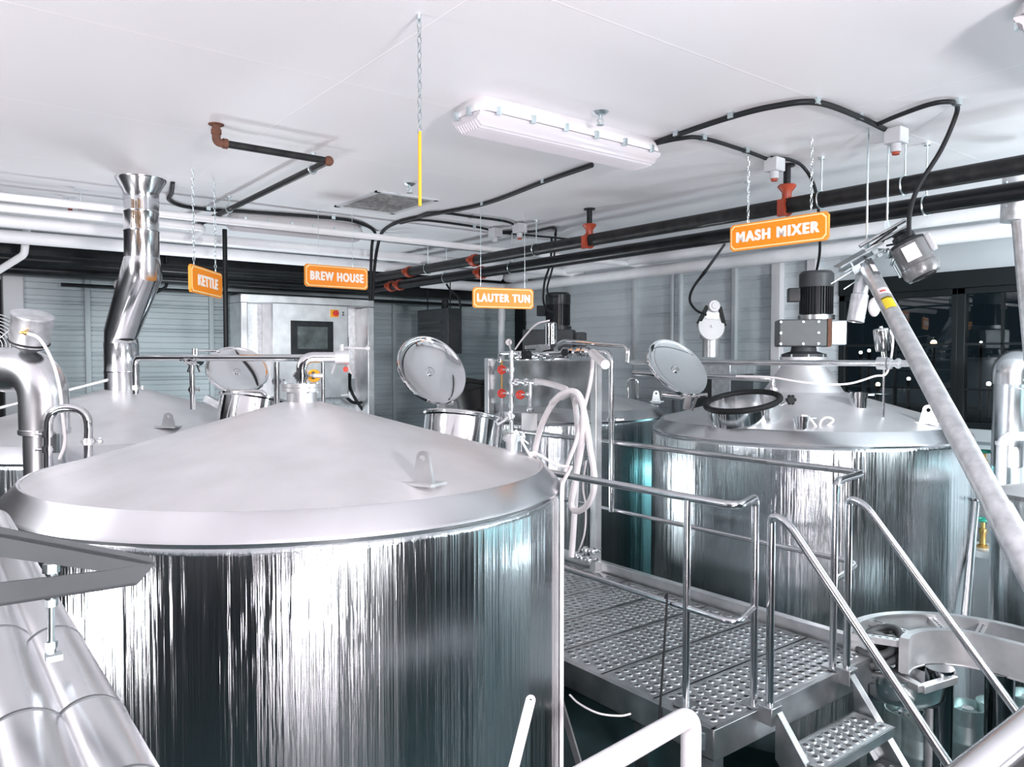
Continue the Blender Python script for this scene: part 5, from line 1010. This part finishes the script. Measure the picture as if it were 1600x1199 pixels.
# kegs on the floor
def keg(x, y, z, r, h, label):
    th = T('keg', label, 'keg', (x, y, z), 'steel kegs on the floor')
    th.p('body', MB().lathe([(.0, .03), (r*.7, .03), (r*.93, .08), (r*.97, .11), (r*.97, h*.36), (r, h*.38), (r, h*.41), (r*.97, h*.43), (r*.97, h*.60), (r, h*.62), (r, h*.65), (r*.97, h*.67), (r*.97, h-.11), (r*.90, h-.07), (r*.6, h-.045), (0, h-.04)], (x, y, z), seg=36), 'keg')
    th.p('chime', MB().lathe([(r*.90, 0), (r*.97, .0), (r*.97, .085), (r*.94, .085), (r*.90, .0)], (x, y, z), seg=36), 'keg'); th.p('chime', MB().lathe([(r*.96, h-.11), (r*.97, h), (r*.92, h), (r*.91, h-.09)], (x, y, z), seg=36), 'keg')
    th.p('valve_neck', MB().lathe([(.035, h-.05), (.035, h-.015), (.02, h-.01), (0, h-.01)], (x, y, z), seg=16), 'satin')
stacks = [(1413, 1108, 'below the round basin, left of the first dark column'), (1440, 1122, 'half hidden behind the first dark column'), (1512, 1102, 'between the two dark columns'), (1556, 1098, 'half hidden behind the second dark column'), (1606, 1085, 'at the right edge of the frame')]
for px, py, where in stacks:
    q = at(px, py, Z=1.18)
    keg(q.x, q.y, .59, .118, .59, 'upper steel keg of a stack '+where); keg(q.x, q.y, 0, .118, .59, 'lower steel keg of a stack '+where)
# ---- foreground
fb = T('angle_bracket', 'dark grey angle iron bracket jutting in from the left edge before the foreground tank', 'bracket', at(60, 930, d=1.05))
def plate(pix, d, t): return [at(x, y, d=d) for x, y in pix], FW*t
for nm, pix, fl in (('upper_arm', [(-60, 824), (241, 880), (158, 893), (-60, 862)], [(-60, 824), (241, 880)]), ('lower_arm', [(-60, 918), (160, 893), (241, 880), (212, 915), (-60, 957)], [(-60, 957), (212, 915)])):
    p_, e_ = plate(pix, 1.05, .006); mb = MB().prism(p_, e_); q0, q1 = [at(x, y, d=1.05) for x, y in fl]; mb.prism([q0, q1, q1+FW*.035-RT*.02, q0+FW*.035], UP*(-.004 if nm == 'upper_arm' else .004)); fb.p(nm, mb, 'greypaint')
hr = T('pipe_hanger', 'threaded rod hanger with a clevis between the angle bracket and the clad pipe', 'hanger', at(80, 1025, d=1.06))
d0 = 1.06; mb = MB(); mb.cyl(at(80, 896, d=d0), at(80, 1022, d=d0), .0045, 10); hr.p('rod', mb, 'zinc')
for py, s in ((888, .018), (942, .014), (1008, .013), (1017, .010)): c = at(80, py, d=d0); hr.p('nut', MB().cyl(c-UP*s*.35, c+UP*s*.35, s*.6, 6), 'zinc')
mb = MB(); c = at(84, 1040, d=d0+.02); hr.p('clevis', MB().torus(c-UP*.028, (0, 1, 0), .045, .004, 24, 6, x=(1, 0, 0), a0=.35, a1=PI-.35).box(c+UP*.012, (.02, .02, .008)), 'zinc')
def cladpipe(label, ppx, d, r, seams):
    c = at(*ppx, d=d); y0, y1 = -.5, 2.7; th = T('clad_pipe', label, 'pipe', (c.x, c.y, c.z-r), 'clad pipes in the foreground')
    o = th.p('cladding', MB().cyl((c.x, y0, c.z), (c.x, y1, c.z), r, 40), 'clad')
    for y in seams: th.p('seam_band', MB().lathe([(r, -.004), (r+.0012, -.003), (r+.0012, .003), (r, .004)], (c.x, y, c.z), (0, 1, 0), 40), 'greypaint', o)
    return c
c = cladpipe('right one of two fat aluminium clad pipes at the lower left corner', (112, 1085), 1.12, .047, (.9, 1.12, 1.45, 1.75))
cladpipe('left one of two fat aluminium clad pipes at the lower left corner', (15, 1100), 1.10, .055, (.85, 1.12, 1.5))
wr = T('white_rail', 'white painted pipe rail with an elbow at the lower centre', 'railing', at(1078, 1300, d=2.95))
a, b = at(900, 1218, d=2.45), at(1080, 1117, d=2.92); a.z = b.z; a = b + (at(930, 1203, d=2.55)-b)*1.0
a = b+(V(at(760, 1302, d=2.2).x, at(760, 1302, d=2.2).y, b.z)-b)
wr.p('rail', MB().tube(fillet([a, b, V(b.x, b.y, 0)], .07, 10), .039, 28), 'whitepaint'); wr.p('foot', MB().cyl((b.x, b.y, 0), (b.x, b.y, .012), .11), 'whitepaint')
mb = MB(); a, b = at(829, 1094, d=2.35), at(795, 1230, d=2.2); mb.bar(a, b, .030, .006, FW); mb.cyl(a-FW*.003, a+FW*.003, .015, 20); o = solo('flat_brace', mb, 'whitepaint', 'white flat bar with a bolt hole leaning at the bottom edge before the tank', 'brace')
ob = bpy.data.objects.new('bolt_hole', MB().cyl(a+UP*.0-FW*.0036, a-FW*.0032, .005, 12).mesh('bolt_hole', 'void', o.location)); COL.objects.link(ob); ob.parent = o
mb = MB(); mb.cyl(at(1470, 1270, d=.80), at(1660, 1112, d=.92), .028, 24); solo('near_handrail', mb, 'tube', 'fat steel rail blurred and close at the lower right corner', 'railing')
mb = MB(); mb.tube(spline([at(890, 1086, d=4.0), at(905, 1100, d=3.95), at(935, 1115, d=3.9), at(968, 1119, d=3.9), at(985, 1116, d=3.95)]), .005, 8); solo('cord', mb, 'hose', 'thin white cord sagging under the platform edge', 'cord')
# rod hanging against the deck edge
mb = MB(); q = at(1042, 930, X=NX-.03); q2 = at(1030, 1130, X=NX-.12); mb.tube(spline([q+RT*-.01-V(0, 0, .02), q, at(1041, 960, X=NX-.04), q2]), .006, 8); solo('hook_rod', mb, 'cable', 'thin dark rod hooked over the mid rail of the near guard rail', 'rod')
# ---- left recess equipment
ep = T('plant_cabinet', 'dark electrical cabinet in the recess at far left', 'cabinet', (.2, 10.9, 0))
ep.p('casing', MB().bb((-.9, 10.6, 2.6), (.42, 11.2, 4.3)), 'greypaint', bevel=.01); q = at(12, 446, Y=10.6)
for (px, py, w2, h2, mk) in ((8, 434, .30, .05, 'paper'), (20, 462, .10, .22, 'galv'), (18, 480, .16, .09, 'junction'), (6, 455, .16, .2, 'motor')): q = at(px, py, Y=10.58); ep.p('fitting', MB().box(q, (w2, .06, h2)), mk)
for px in (12, 27): q = at(px, 484, Y=10.55); ep.p('cable', MB().tube(spline([q, q+V(.01, 0, -.3), q+V(-.04, 0, -.55)]), .012, 8), 'junction')
fg = T('fan_guard', 'black wire fan guard at far left behind the tilted actuator', 'fan', at(0, 545, Y=9.9)); c = at(-14, 540, Y=9.9); mb = MB()
for k in range(8): mb.torus(c, (0, -1, .1), .10+.035*k, .006, 40, 6)
for k in range(8): a = 2*PI*k/8; mb.cyl(c, c+V(.35*math.cos(a), 0, .35*math.sin(a)), .005, 6)
fg.p('wire_guard', mb, 'galv'); fg.p('hub', MB().cyl(c+V(0, .02, 0), c+V(0, .12, 0), .09), 'motor'); fg.p('stand', MB().cyl((c.x, c.y+.1, 0), (c.x, c.y+.1, c.z), .03), 'motor')
cm = at(190, 433, Y=9.8); cmt = T('dome_camera', 'white dome camera on a pendant arm left of the flue', 'camera', cm); d9 = at(195, 395, Y=9.8)
cmt.p('pendant', MB().cyl((cm.x, 9.8, cm.z), (cm.x, 9.8, CEIL-.4), .02, 12), 'whitepaint'); cmt.p('housing', MB().cyl((cm.x, 9.8, cm.z-.05), (cm.x, 9.8, cm.z+.05), .05, 20), 'whitepaint'); cmt.p('dome', MB().sphere((cm.x, 9.8, cm.z-.09), .09, 18, sc=(1, 1, .8)), 'whitepaint')
# ---- outside the windows at night
for i, (px, py, d, r_, mk, lab) in enumerate(((1459, 536, 24, .16, 'warmlamp', 'bright warm street lamp seen through the window left of the auger'), (1345, 551, 26, .10, 'coollamp', 'small white lamp outside at the far left of the window'), (1358, 548, 27, .10, 'coollamp', 'second small white lamp outside near the left window edge'), (1372, 601, 20, .10, 'warmlamp', 'low yellow lamp outside below the cross pipe actuator'), (1420, 592, 22, .09, 'coollamp', 'faint white lamp outside just left of the auger tube'), (1533, 535, 22, .06, 'coollamp', 'upper pinpoint lamp outside in the right window'), (1533, 547, 22, .07, 'coollamp', 'lower pinpoint lamp outside in the right window'), (1545, 600, 20, .10, 'coollamp', 'low white lamp outside left of the clad riser'))):
    r_ *= .55; q = at(px, py, d=d); th = T('street_lamp', lab, 'lamp', (q.x, q.y, -.05), 'lamps outside at night'); th.p('globe', MB().sphere(q, r_, 14), mk); th.p('pole', MB().cyl((q.x, q.y, -.05), (q.x, q.y, q.z-r_*.8), .05, 10), 'black')
